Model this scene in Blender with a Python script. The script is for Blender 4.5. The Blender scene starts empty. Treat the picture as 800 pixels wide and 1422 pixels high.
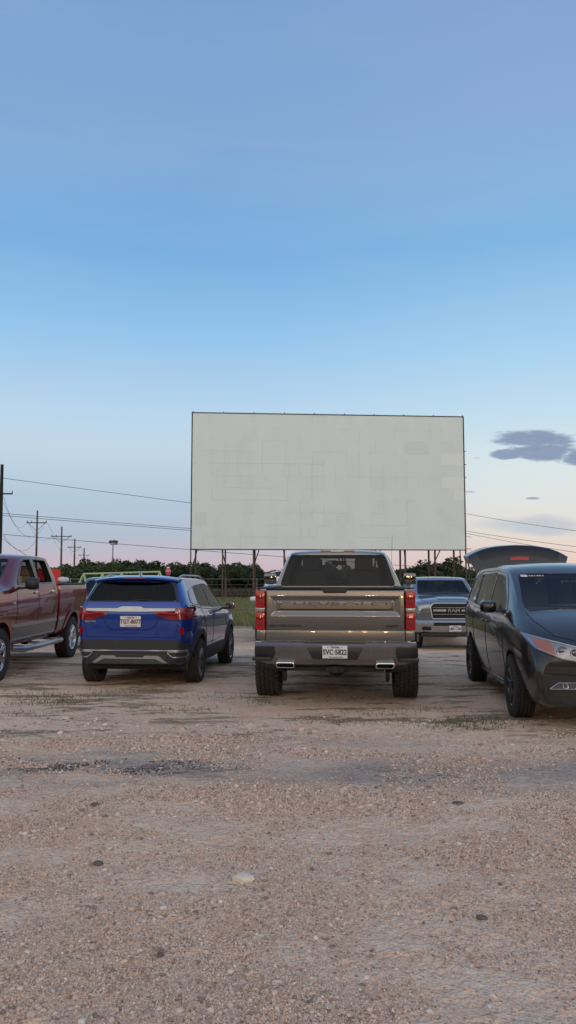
import bpy, bmesh, math, random
import numpy as np
from mathutils import Vector, Matrix
from mathutils.bvhtree import BVHTree
PI = math.pi
R = math.radians
random.seed(7)
rng = np.random.default_rng(11)
scene = bpy.context.scene
col = scene.collection

# ------------------------------------------------------------------ materials
MATS = {}
def nmat(name):
    m = bpy.data.materials.new(name); m.use_nodes = True
    nt = m.node_tree; b = nt.nodes['Principled BSDF']
    MATS[name] = m
    return m, nt, b
def simple(name, c, rough=.5, metal=0, coat=0, noise=0, nscale=8, bump=0, bscale=60, spec=.5, emit=None, emit_s=0):
    m, nt, b = nmat(name)
    b.inputs['Base Color'].default_value = (*c, 1)
    b.inputs['Roughness'].default_value = rough
    b.inputs['Metallic'].default_value = metal
    b.inputs['Coat Weight'].default_value = coat
    b.inputs['Coat Roughness'].default_value = .06
    b.inputs['Specular IOR Level'].default_value = spec
    tc = nt.nodes.new('ShaderNodeTexCoord')
    if noise:
        n = nt.nodes.new('ShaderNodeTexNoise'); n.inputs['Scale'].default_value = nscale
        n.inputs['Detail'].default_value = 6; n.inputs['Roughness'].default_value = .65
        nt.links.new(tc.outputs['Object'], n.inputs['Vector'])
        r = nt.nodes.new('ShaderNodeValToRGB')
        r.color_ramp.elements[0].position = .3; r.color_ramp.elements[1].position = .72
        r.color_ramp.elements[0].color = (*[max(0, x * (1 - noise)) for x in c], 1)
        r.color_ramp.elements[1].color = (*[min(1, x * (1 + noise)) for x in c], 1)
        nt.links.new(n.outputs['Fac'], r.inputs['Fac']); nt.links.new(r.outputs['Color'], b.inputs['Base Color'])
    if bump:
        n = nt.nodes.new('ShaderNodeTexNoise'); n.inputs['Scale'].default_value = bscale
        n.inputs['Detail'].default_value = 4
        nt.links.new(tc.outputs['Object'], n.inputs['Vector'])
        bp = nt.nodes.new('ShaderNodeBump'); bp.inputs['Strength'].default_value = bump; bp.inputs['Distance'].default_value = .02
        nt.links.new(n.outputs['Fac'], bp.inputs['Height']); nt.links.new(bp.outputs['Normal'], b.inputs['Normal'])
    if emit:
        b.inputs['Emission Color'].default_value = (*emit, 1); b.inputs['Emission Strength'].default_value = emit_s
    return m
def paint(name, c, metal=.35, rough=.32, coat=1.0, dust=(.30, .25, .20), dustamt=.15):
    """car paint: flake variation, clear coat, road dust that thickens towards the sills"""
    m, nt, b = nmat(name)
    L = nt.links.new
    tc = nt.nodes.new('ShaderNodeTexCoord')
    n = nt.nodes.new('ShaderNodeTexNoise'); n.inputs['Scale'].default_value = 5; n.inputs['Detail'].default_value = 7; n.inputs['Roughness'].default_value = .7
    L(tc.outputs['Object'], n.inputs['Vector'])
    sp = nt.nodes.new('ShaderNodeSeparateXYZ'); L(tc.outputs['Object'], sp.inputs[0])
    mr = nt.nodes.new('ShaderNodeMapRange'); mr.inputs['From Min'].default_value = .95; mr.inputs['From Max'].default_value = .35
    mr.inputs['To Min'].default_value = .05; mr.inputs['To Max'].default_value = 1
    L(sp.outputs['Z'], mr.inputs['Value'])
    mu = nt.nodes.new('ShaderNodeMath'); mu.operation = 'MULTIPLY'; L(mr.outputs[0], mu.inputs[0]); L(n.outputs['Fac'], mu.inputs[1])
    mu2 = nt.nodes.new('ShaderNodeMath'); mu2.operation = 'MULTIPLY'; mu2.inputs[1].default_value = dustamt; mu2.use_clamp = True; L(mu.outputs[0], mu2.inputs[0])
    mx = nt.nodes.new('ShaderNodeMix'); mx.data_type = 'RGBA'
    mx.inputs['A'].default_value = (*c, 1); mx.inputs['B'].default_value = (*dust, 1)
    L(mu2.outputs[0], mx.inputs['Factor']); L(mx.outputs['Result'], b.inputs['Base Color'])
    b.inputs['Metallic'].default_value = metal
    ro = nt.nodes.new('ShaderNodeMath'); ro.operation = 'ADD'; ro.inputs[1].default_value = rough; L(mu2.outputs[0], ro.inputs[0]); L(ro.outputs[0], b.inputs['Roughness'])
    co = nt.nodes.new('ShaderNodeMath'); co.operation = 'SUBTRACT'; co.inputs[0].default_value = coat; L(mu2.outputs[0], co.inputs[1]); L(co.outputs[0], b.inputs['Coat Weight'])
    b.inputs['Coat Roughness'].default_value = .02
    return m
def glass(name, tint, refl=.06):
    """thin sheet glass: fresnel reflection over tinted see-through"""
    m = bpy.data.materials.new(name); m.use_nodes = True; nt = m.node_tree; nt.nodes.clear(); L = nt.links.new
    o = nt.nodes.new('ShaderNodeOutputMaterial'); t = nt.nodes.new('ShaderNodeBsdfTransparent'); g = nt.nodes.new('ShaderNodeBsdfGlossy')
    t.inputs['Color'].default_value = (*tint, 1); g.inputs['Roughness'].default_value = .015
    lw = nt.nodes.new('ShaderNodeFresnel'); lw.inputs['IOR'].default_value = 1.52
    mp = nt.nodes.new('ShaderNodeMath'); mp.operation = 'MULTIPLY_ADD'; mp.inputs[1].default_value = .55; mp.inputs[2].default_value = refl; mp.use_clamp = True
    L(lw.outputs[0], mp.inputs[0]); mx = nt.nodes.new('ShaderNodeMixShader'); L(mp.outputs[0], mx.inputs[0]); L(t.outputs[0], mx.inputs[1]); L(g.outputs[0], mx.inputs[2]); L(mx.outputs[0], o.inputs[0])
    MATS[name] = m; return m

M = {}
M['pewter'] = paint('pewter_paint', (.175, .167, .160), metal=.8, rough=.24)
M['blue'] = paint('blue_paint', (.005, .040, .27), metal=.4, rough=.22, dustamt=.06)
M['maroon'] = paint('maroon_paint', (.15, .004, .013), metal=.5, rough=.24, dustamt=.04, coat=.7)
M['steelblue'] = paint('steel_blue_paint', (.185, .20, .225), metal=.6, rough=.22)
M['charcoal'] = paint('charcoal_paint', (.022, .021, .021), metal=.3, rough=.17, dustamt=.04, coat=.6)
M['navy'] = paint('dark_teal_paint', (.018, .035, .042), metal=.4, rough=.3)
M['white'] = paint('white_paint', (.62, .63, .65), metal=0, rough=.35)
M['black'] = simple('black_plastic', (.012, .012, .013), .45, bump=.08, bscale=200)
M['gloss'] = simple('gloss_black', (.006, .006, .007), .12, coat=.5)
M['greyplastic'] = simple('grey_cladding', (.022, .022, .024), .55, noise=.2, nscale=10)
M['lower'] = simple('grey_lower_paint', (.055, .058, .055), .35, metal=.4, coat=.6, noise=.15)
M['chrome'] = simple('chrome', (.62, .62, .63), .14, metal=1, noise=.06)
M['satin'] = simple('satin_silver', (.42, .42, .43), .34, metal=.9, noise=.08)
M['rubber'] = simple('tyre_rubber', (.020, .019, .018), .85, noise=.35, nscale=9, bump=.2, bscale=120)
M['dustrubber'] = simple('dusty_tyre_rubber', (.034, .029, .025), .9, noise=.4, nscale=14, bump=.2, bscale=90)
M['alloy'] = simple('alloy', (.55, .55, .56), .25, metal=.95, noise=.08)
M['greyalloy'] = simple('grey_alloy', (.16, .16, .17), .3, metal=.9)
M['blackalloy'] = simple('black_alloy', (.010, .010, .011), .28, metal=.3, coat=.4)
M['under'] = simple('underbody', (.012, .011, .010), .8, noise=.5)
M['inner'] = simple('cabin_trim', (.018, .018, .019), .8)
M['tan'] = simple('tan_leather', (.30, .235, .165), .6, noise=.1)
M['darkseat'] = simple('dark_seat', (.02, .021, .024), .75, noise=.15)
M['greyseat'] = simple('grey_seat', (.07, .078, .075), .75, noise=.15)
M['redlens'] = simple('red_lens', (.38, .003, .009), .15, coat=.35)
M['darkred'] = simple('dark_red_lens', (.19, .006, .010), .12, coat=1)
M['clearlens'] = simple('clear_lens', (.30, .30, .30), .16, metal=.6, coat=1)
M['mirrorglass'] = simple('mirror_glass', (.16, .165, .17), .06, metal=.9)
M['amber'] = simple('amber_lens', (.34, .11, .05), .2, coat=1)
M['orange'] = simple('orange_lens', (.75, .13, .03), .25, coat=.6)
M['plate'] = simple('plate_white', (.62, .60, .60), .45)
M['ink'] = simple('plate_ink', (.015, .013, .03), .6)
M['seam'] = simple('seam_dark', (.004, .004, .005), .8)
M['cloth'] = simple('white_cloth', (.62, .62, .60), .8, noise=.08, bump=.3, bscale=20)
M['red'] = simple('red_plastic', (.52, .018, .020), .4, noise=.1)
M['green'] = simple('pale_green_metal', (.36, .46, .26), .5, noise=.12)
M['darkglass'] = glass('dark_glass', (.20, .21, .215), .0)
M['rearglass'] = glass('rear_glass', (.60, .60, .60), .0)
M['clearglass'] = glass('clear_glass', (.72, .78, .76), .0)
M['privacy'] = simple('privacy_glass', (.006, .007, .008), .03, coat=0, spec=.5)
M['steel'] = simple('rusty_steel', (.085, .055, .045), .7, metal=.2, noise=.45, nscale=3)
M['darksteel'] = simple('dark_steel', (.045, .04, .04), .6, metal=.3, noise=.3)
M['wood'] = simple('weathered_pole_wood', (.085, .068, .055), .9, noise=.3, nscale=5, bump=.3, bscale=30)
M['blackwood'] = simple('dark_pole_wood', (.016, .013, .012), .9, noise=.4, nscale=5, bump=.3, bscale=30)
M['wire'] = simple('power_wire', (.06, .06, .065), .6)
M['galv'] = simple('galvanised', (.26, .27, .28), .5, metal=.6, noise=.2)
M['bark'] = simple('bark', (.06, .047, .036), .95, noise=.4, nscale=6, bump=.5, bscale=25)

def screen_mat():
    m, nt, b = nmat('screen_white_paint'); L = nt.links.new
    tc = nt.nodes.new('ShaderNodeTexCoord'); mp = nt.nodes.new('ShaderNodeMapping'); mp.inputs['Scale'].default_value = (1, 1, .22)
    L(tc.outputs['Object'], mp.inputs[0])
    n = nt.nodes.new('ShaderNodeTexNoise'); n.inputs['Scale'].default_value = .55; n.inputs['Detail'].default_value = 8; n.inputs['Roughness'].default_value = .6
    L(mp.outputs[0], n.inputs[0])
    r = nt.nodes.new('ShaderNodeValToRGB'); r.color_ramp.elements[0].position = .3; r.color_ramp.elements[1].position = .7
    r.color_ramp.elements[0].color = (.645, .725, .745, 1); r.color_ramp.elements[1].color = (.685, .765, .785, 1)
    L(n.outputs[0], r.inputs[0])
    cb = nt.nodes.new('ShaderNodeSeparateXYZ'); L(tc.outputs['Object'], cb.inputs[0]); cc = nt.nodes.new('ShaderNodeCombineXYZ'); L(cb.outputs[0], cc.inputs[0]); L(cb.outputs[2], cc.inputs[1])
    br = nt.nodes.new('ShaderNodeTexBrick'); br.offset = 0; br.inputs['Scale'].default_value = 1; br.inputs['Brick Width'].default_value = 1.072; br.inputs['Row Height'].default_value = 1.089; br.inputs['Mortar Size'].default_value = .02; br.inputs['Mortar Smooth'].default_value = .3
    br.inputs['Color1'].default_value = (1, 1, 1, 1); br.inputs['Color2'].default_value = (.965, .965, .965, 1); br.inputs['Mortar'].default_value = (.86, .86, .84, 1); L(cc.outputs[0], br.inputs['Vector'])
    n2 = nt.nodes.new('ShaderNodeTexNoise'); n2.inputs['Scale'].default_value = .5; n2.inputs['Detail'].default_value = 3; L(tc.outputs['Object'], n2.inputs[0])
    r2 = nt.nodes.new('ShaderNodeMapRange'); r2.inputs['From Min'].default_value = .48; r2.inputs['From Max'].default_value = .60; L(n2.outputs[0], r2.inputs['Value'])
    mx = nt.nodes.new('ShaderNodeMix'); mx.data_type = 'RGBA'; mx.blend_type = 'MULTIPLY'; L(r2.outputs[0], mx.inputs[0]); L(r.outputs[0], mx.inputs[6]); L(br.outputs['Color'], mx.inputs[7])
    L(mx.outputs[2], b.inputs['Base Color']); b.inputs['Roughness'].default_value = .8
    return m
M['screen'] = screen_mat()
M['patchlight'] = simple('new_panel_paint', (.72, .785, .785), .75, noise=.03)
M['patchgrey'] = simple('grey_panel_paint', (.625, .70, .715), .75, noise=.03)
M['screenseam'] = simple('seam_stain', (.55, .60, .59), .8)
M['screenseam_light'] = simple('seam_faint', (.64, .65, .62), .8)

def leaf_mat(name, a, b_):
    m, nt, b = nmat(name); L = nt.links.new
    tc = nt.nodes.new('ShaderNodeTexCoord')
    n = nt.nodes.new('ShaderNodeTexNoise'); n.inputs['Scale'].default_value = 1.7; n.inputs['Detail'].default_value = 5
    L(tc.outputs['Object'], n.inputs[0])
    at = nt.nodes.new('ShaderNodeAttribute'); at.attribute_name = 'tint'
    ad = nt.nodes.new('ShaderNodeMath'); ad.operation = 'MULTIPLY_ADD'; ad.inputs[1].default_value = .6; L(at.outputs['Fac'], ad.inputs[0])
    hf = nt.nodes.new('ShaderNodeMath'); hf.operation = 'MULTIPLY'; hf.inputs[1].default_value = .45; L(n.outputs[0], hf.inputs[0]); L(hf.outputs[0], ad.inputs[2])
    r = nt.nodes.new('ShaderNodeValToRGB'); r.color_ramp.elements[0].color = (*a, 1); r.color_ramp.elements[1].color = (*b_, 1)
    L(ad.outputs[0], r.inputs[0]); L(r.outputs[0], b.inputs['Base Color']); b.inputs['Roughness'].default_value = .75
    b.inputs['Specular IOR Level'].default_value = .25
    return m
M['leaf'] = leaf_mat('mesquite_leaf', (.022, .036, .014), (.11, .145, .055))
M['leafb'] = leaf_mat('juniper_leaf', (.014, .024, .012), (.050, .080, .032))
M['grass'] = leaf_mat('grass_blade', (.10, .12, .035), (.26, .24, .09))
M['weed'] = leaf_mat('weed_blade', (.07, .09, .03), (.20, .17, .08))

# ------------------------------------------------------------------ object helpers
def link(name, me, mat=None, parent=None, loc=None, rot=None):
    o = bpy.data.objects.new(name, me); col.objects.link(o)
    if mat is not None and me is not None and len(me.materials) == 0:
        for mm in (mat if isinstance(mat, (list, tuple)) else [mat]): me.materials.append(mm)
    if parent is not None: o.parent = parent
    if loc is not None: o.location = loc
    if rot is not None: o.rotation_euler = rot
    return o
def thing(name, label, cat, loc=(0, 0, 0), rz=0, group=None):
    o = bpy.data.objects.new(name, None); col.objects.link(o); o.location = loc; o.rotation_euler = (0, 0, rz)
    o.empty_display_size = .2
    o['label'] = label; o['category'] = cat
    if group: o['group'] = group
    return o
def tag(o, label, cat, group=None):
    o['label'] = label; o['category'] = cat
    if group: o['group'] = group
    return o
def smooth(me, ang=35):
    bm = bmesh.new(); bm.from_mesh(me)
    for f in bm.faces: f.smooth = True
    a = R(ang)
    for e in bm.edges:
        e.smooth = not (len(e.link_faces) == 2 and e.calc_face_angle(0) > a)
    bm.to_mesh(me); bm.free()
def bm2me(bm, name, sm=35):
    me = bpy.data.meshes.new(name); bm.normal_update(); bm.to_mesh(me); bm.free()
    if sm: smooth(me, sm)
    return me
def add_box(bm, c, s, bev=0, rot=None, taper=None):
    m = Matrix.Translation(c) @ (rot.to_4x4() if rot is not None else Matrix.Identity(4)) @ Matrix.Diagonal((*s, 1))
    b2 = bmesh.new(); bmesh.ops.create_cube(b2, size=1)
    if taper:
        for v in b2.verts:
            if v.co.z > 0: v.co.x *= taper[0]; v.co.y *= taper[1]
    b2.transform(m)
    if bev: bmesh.ops.bevel(b2, geom=b2.edges[:], offset=bev, segments=2, affect='EDGES', profile=.7)
    merge(bm, b2)
def merge(bm, b2):
    t = bpy.data.meshes.new('t'); b2.to_mesh(t); b2.free(); bm.from_mesh(t); bpy.data.meshes.remove(t)
def add_tube(bm, pts, r, seg=8, cap=True):
    """tube through points; r a number or a list"""
    pts = [Vector(p) for p in pts]; n = len(pts); rr = r if isinstance(r, (list, tuple)) else [r] * n
    rings = []
    for i, p in enumerate(pts):
        d = (pts[min(i + 1, n - 1)] - pts[max(i - 1, 0)]).normalized()
        up = Vector((0, 0, 1)) if abs(d.z) < .95 else Vector((1, 0, 0))
        a = d.cross(up).normalized(); b = a.cross(d)
        rings.append([bm.verts.new(p + (a * math.cos(2 * PI * k / seg) + b * math.sin(2 * PI * k / seg)) * rr[i]) for k in range(seg)])
    for i in range(n - 1):
        for k in range(seg):
            bm.faces.new((rings[i][k], rings[i][(k + 1) % seg], rings[i + 1][(k + 1) % seg], rings[i + 1][k]))
    if cap: bm.faces.new(rings[0]); bm.faces.new(rings[-1][::-1])
def add_lathe_x(bm, prof, seg=48, close=True):
    """profile of (x, r) spun about the x axis"""
    rings = []
    for (x, r) in prof: rings.append([bm.verts.new((x, r * math.cos(2 * PI * k / seg), r * math.sin(2 * PI * k / seg))) for k in range(seg)])
    n = len(prof)
    for i in range(n if close else n - 1):
        j = (i + 1) % n
        for k in range(seg):
            bm.faces.new((rings[i][k], rings[i][(k + 1) % seg], rings[j][(k + 1) % seg], rings[j][k]))
    return rings
def add_cyl(bm, p0, p1, r, seg=16): add_tube(bm, [p0, p1], r, seg)
def evaluated(me, mods):
    o = bpy.data.objects.new('tmp', me); col.objects.link(o)
    for f in mods: f(o)
    bpy.context.view_layer.update()
    dg = bpy.context.evaluated_depsgraph_get()
    out = bpy.data.meshes.new_from_object(o.evaluated_get(dg), preserve_all_data_layers=True, depsgraph=dg)
    bpy.data.objects.remove(o)
    return out
def subsurf(me, lv=2):
    def f(o):
        m = o.modifiers.new('s', 'SUBSURF'); m.levels = lv; m.render_levels = lv
    return evaluated(me, [f])
def boolcut(me, cutters):
    obs = []
    def f(o):
        for c in cutters:
            co = bpy.data.objects.new('cut', c); col.objects.link(co); obs.append(co)
            m = o.modifiers.new('b', 'BOOLEAN'); m.operation = 'DIFFERENCE'; m.solver = 'EXACT'; m.object = co
            m.material_mode = 'TRANSFER'
    out = evaluated(me, [f])
    for c in obs: bpy.data.objects.remove(c)
    return out
def prism(poly, axis, a, b, mat):
    bm = bmesh.new()
    def P(u, v, t):
        return {'x': (t, u, v), 'y': (u, t, v), 'z': (u, v, t)}[axis]
    A = [bm.verts.new(P(u, v, a)) for u, v in poly]; B = [bm.verts.new(P(u, v, b)) for u, v in poly]
    n = len(poly)
    bm.faces.new(A); bm.faces.new(B[::-1])
    for i in range(n): bm.faces.new((A[i], A[(i + 1) % n], B[(i + 1) % n], B[i]))
    bmesh.ops.recalc_face_normals(bm, faces=bm.faces[:])
    me = bm2me(bm, 'prism', 0); me.materials.append(mat); return me
def rpoly(pts, r, n=4):
    """round the corners of a polygon"""
    out = []; k = len(pts)
    rr = r if isinstance(r, (list, tuple)) else [r] * k
    for i in range(k):
        p = Vector(pts[i]); a = Vector(pts[i - 1]); b = Vector(pts[(i + 1) % k])
        q = min(rr[i], (a - p).length * .45, (b - p).length * .45)
        if q < 1e-4: out.append(tuple(p)); continue
        s = p + (a - p).normalized() * q; e = p + (b - p).normalized() * q
        for j in range(n + 1):
            t = j / n; out.append(tuple((1 - t) ** 2 * s + 2 * t * (1 - t) * p + t * t * e))
    return out
def circ(cy, cz, r, n=24, a0=0, a1=360):
    return [(cy + r * math.cos(R(a0 + (a1 - a0) * i / n)), cz + r * math.sin(R(a0 + (a1 - a0) * i / n))) for i in range(n + (0 if a1 - a0 == 360 else 1))]
def ringpoly(cy, cz, r0, r1, a0=-20, a1=200, n=24):
    return circ(cy, cz, r1, n, a0, a1) + circ(cy, cz, r0, n, a1, a0)

class Shell:
    """surface of a finished body; patches, trims and seams are draped on it"""
    def __init__(s, me): s.bvh = BVHTree.FromPolygons([v.co.copy() for v in me.vertices], [tuple(p.vertices) for p in me.polygons])
    def hit(s, u, v, axis, sign):
        if axis == 'x': o, d = Vector((sign * 3, u, v)), Vector((-sign, 0, 0))
        elif axis == 'y': o, d = Vector((u, sign * 12, v)), Vector((0, -sign, 0))
        else: o, d = Vector((u, v, 5)), Vector((0, 0, -1))
        h = s.bvh.ray_cast(o, d)
        return h[0], -d
    def patch(s, poly, axis, sign=1, grid=.05, off=.004, thick=.0, sm=40):
        bm = bmesh.new()
        vs = [bm.verts.new((u, v, 0)) for u, v in poly]; bm.faces.new(vs)
        for k, (lo, hi) in enumerate(((min(p[0] for p in poly), max(p[0] for p in poly)), (min(p[1] for p in poly), max(p[1] for p in poly)))):
            n = max(1, int((hi - lo) / grid)); no = Vector((1, 0, 0)) if k == 0 else Vector((0, 1, 0))
            for i in range(1, n):
                t = lo + (hi - lo) * i / n
                bmesh.ops.bisect_plane(bm, geom=bm.verts[:] + bm.edges[:] + bm.faces[:], plane_co=no * t, plane_no=no)
        res = []; hits = []
        for v in bm.verts:
            h, d = s.hit(v.co.x, v.co.y, axis, sign)
            res.append((v, Vector(v.co), h, d))
            if h is not None: hits.append((Vector(v.co), h))
        ai = {'x': 0, 'y': 1, 'z': 2}[axis]
        for v, c, h, d in res:
            if h is None:
                if not hits: continue
                q = min(hits, key=lambda t: (t[0] - c).length_squared)[1]
                h = {'x': Vector((q.x, c.x, c.y)), 'y': Vector((c.x, q.y, c.y)), 'z': Vector((c.x, c.y, q.z))}[axis]
            v.co = h + d * off
        if thick:
            d = res[0][3]
            bmesh.ops.recalc_face_normals(bm, faces=bm.faces[:])
            dup = bmesh.ops.duplicate(bm, geom=bm.verts[:] + bm.edges[:] + bm.faces[:])
            vm = dup['vert_map']; orig = [v for v, c, h, dd in res]
            bnd = [e for e in bm.edges if len(e.link_faces) == 1 and e.verts[0] in vm and e.verts[0] in set(orig)]
            for v in orig: vm[v].co = v.co - d * thick
            for e in bnd:
                a, b = e.verts; bm.faces.new((a, b, vm[b], vm[a]))
            bmesh.ops.recalc_face_normals(bm, faces=bm.faces[:])
        else:
            d = res[0][3]; bm.normal_update()
            fs = [f for f in bm.faces if f.normal.dot(d) < 0]
            if fs: bmesh.ops.reverse_faces(bm, faces=fs)
        return bm2me(bm, 'patch', sm)
    def line(s, pts, axis, sign=1, r=.004, step=.06, closed=False, off=.0, seg=6):
        """a thin tube following the surface"""
        P = []
        if closed: pts = list(pts) + [pts[0]]
        for i in range(len(pts) - 1):
            a = Vector(pts[i]); b = Vector(pts[i + 1]); n = max(1, int((b - a).length / step))
            for k in range(n): P.append(a + (b - a) * k / n)
        P.append(Vector(pts[-1]))
        out = []
        for p in P:
            h, d = s.hit(p.x, p.y, axis, sign)
            if h is not None: out.append(h + d * off)
        bm = bmesh.new()
        if len(out) > 1: add_tube(bm, out, r, seg)
        return bm2me(bm, 'line', 60)

def joinme(mes, name='j'):
    bm = bmesh.new()
    for m in mes: bm.from_mesh(m)
    return bm2me(bm, name, 0) if False else _fin(bm, name)
def _fin(bm, name):
    me = bpy.data.meshes.new(name); bm.to_mesh(me); bm.free(); return me
def clone(o, parent, name=None):
    c = o.copy(); col.objects.link(c); c.parent = parent; return c

def section(yb, zb, w, zs, yt, wt, zt, crown=.03, tuck=.10, zm=None, bulge=.0):
    zm = zm if zm is not None else zb + (zs - zb) * .70
    return [(0, yb, zb), (w - tuck - .02, yb, zb), (w - .065, yb, zb + .10), (w + bulge, yb, zm), (w - .045, yb, zs),
            (wt, yt, zt), (wt * .55, yt, zt + crown * .8), (0, yt, zt + crown)]
def loft(secs, mat, cr=None, end=.8, lv=2):
    """mirrored cage through the sections, subdivided into a smooth closed body"""
    bm = bmesh.new(); cl = bm.edges.layers.float.new('crease_edge')
    cr = cr or {}
    J = len(secs[0]); rows = []
    for s in secs:
        Rr = [bm.verts.new(p) for p in s]
        Lr = [Rr[0]] + [bm.verts.new((-p[0], p[1], p[2])) for p in s[1:-1]] + [Rr[-1]]
        rows.append((Rr, Lr))
    for i in range(len(rows) - 1):
        for side in (0, 1):
            A = rows[i][side]; B = rows[i + 1][side]
            for j in range(J - 1):
                f = (A[j], B[j], B[j + 1], A[j + 1])
                bm.faces.new(f if side == 0 else f[::-1])
    for i in (0, len(rows) - 1):
        A, B = rows[i]
        for j in range(J - 1):
            if j == 0: f = (A[0], A[1], B[1])
            elif j == J - 2: f = (A[j], A[j + 1], B[j])
            else: f = (A[j], A[j + 1], B[j + 1], B[j])
            bm.faces.new(f)
    bmesh.ops.recalc_face_normals(bm, faces=bm.faces[:])
    def setc(a, b, v):
        e = bm.edges.get((a, b))
        if e: e[cl] = v
    for i in range(len(rows) - 1):
        for side in (0, 1):
            for j, v in cr.items():
                vv = v[i] if isinstance(v, (list, tuple)) else v
                setc(rows[i][side][j], rows[i + 1][side][j], vv)
    for i in (0, len(rows) - 1):
        for side in (0, 1):
            for j in range(J - 1): setc(rows[i][side][j], rows[i][side][j + 1], end)
    me = _fin(bm, 'cage'); me.materials.append(mat)
    out = subsurf(me, lv)
    return out

def text_me(s, size, depth=.002, sx=1.0, bold=0, shear=0):
    cu = bpy.data.curves.new('txt', 'FONT'); cu.body = s; cu.size = size; cu.extrude = depth; cu.align_x = 'CENTER'; cu.align_y = 'CENTER'
    cu.offset = bold; cu.shear = shear; cu.resolution_u = 3
    o = bpy.data.objects.new('txt', cu); col.objects.link(o)
    dg = bpy.context.evaluated_depsgraph_get(); me = bpy.data.meshes.new_from_object(o.evaluated_get(dg)); bpy.data.objects.remove(o)
    me.transform(Matrix.Diagonal((sx, 1, 1, 1)))
    return me
def face_text(me, pos, facing):
    """stand a flat text up; facing -1: read from -y, +1: read from +y"""
    m = Matrix.Rotation(PI / 2, 4, 'X')
    if facing > 0: m = Matrix.Rotation(PI, 4, 'Z') @ m
    me.transform(Matrix.Translation(pos) @ m); return me

def licence_plate(parent, pos, facing, number, inkmat=None, sub='TEXAS', tilt=0):
    bm = bmesh.new(); add_box(bm, (0, 0, 0), (.305, .006, .155), .002)
    me = bm2me(bm, 'licence_plate', 30)
    p = link('licence_plate', me, M['plate'], parent, pos, (tilt, 0, PI if facing > 0 else 0))
    t = text_me(number, .088, .0015, .82, .0022); face_text(t, (0, -.0048, -.004), -1)
    link('plate_number', t, inkmat or M['ink'], p)
    t2 = text_me(sub, .03, .001, 1.25, .0012); face_text(t2, (0, -.0045, .055), -1)
    t3 = text_me('The Lone Star State', .016, .001, 1.35, .0006); face_text(t3, (.01, -.0045, -.062), -1)
    link('plate_motto', t3, inkmat or M['ink'], p)
    bm = bmesh.new(); bm.from_mesh(t2)
    for sx_ in (-.085, .085):
        vs = [bm.verts.new((sx_ + (.010 if k % 2 == 0 else .004) * math.sin(PI * k / 5), -.0048, .057 + (.010 if k % 2 == 0 else .004) * math.cos(PI * k / 5))) for k in range(10)]
        bm.faces.new(vs)
    link('state_name', _fin(bm, 'pl'), inkmat or M['ink'], p)
    return p

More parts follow.
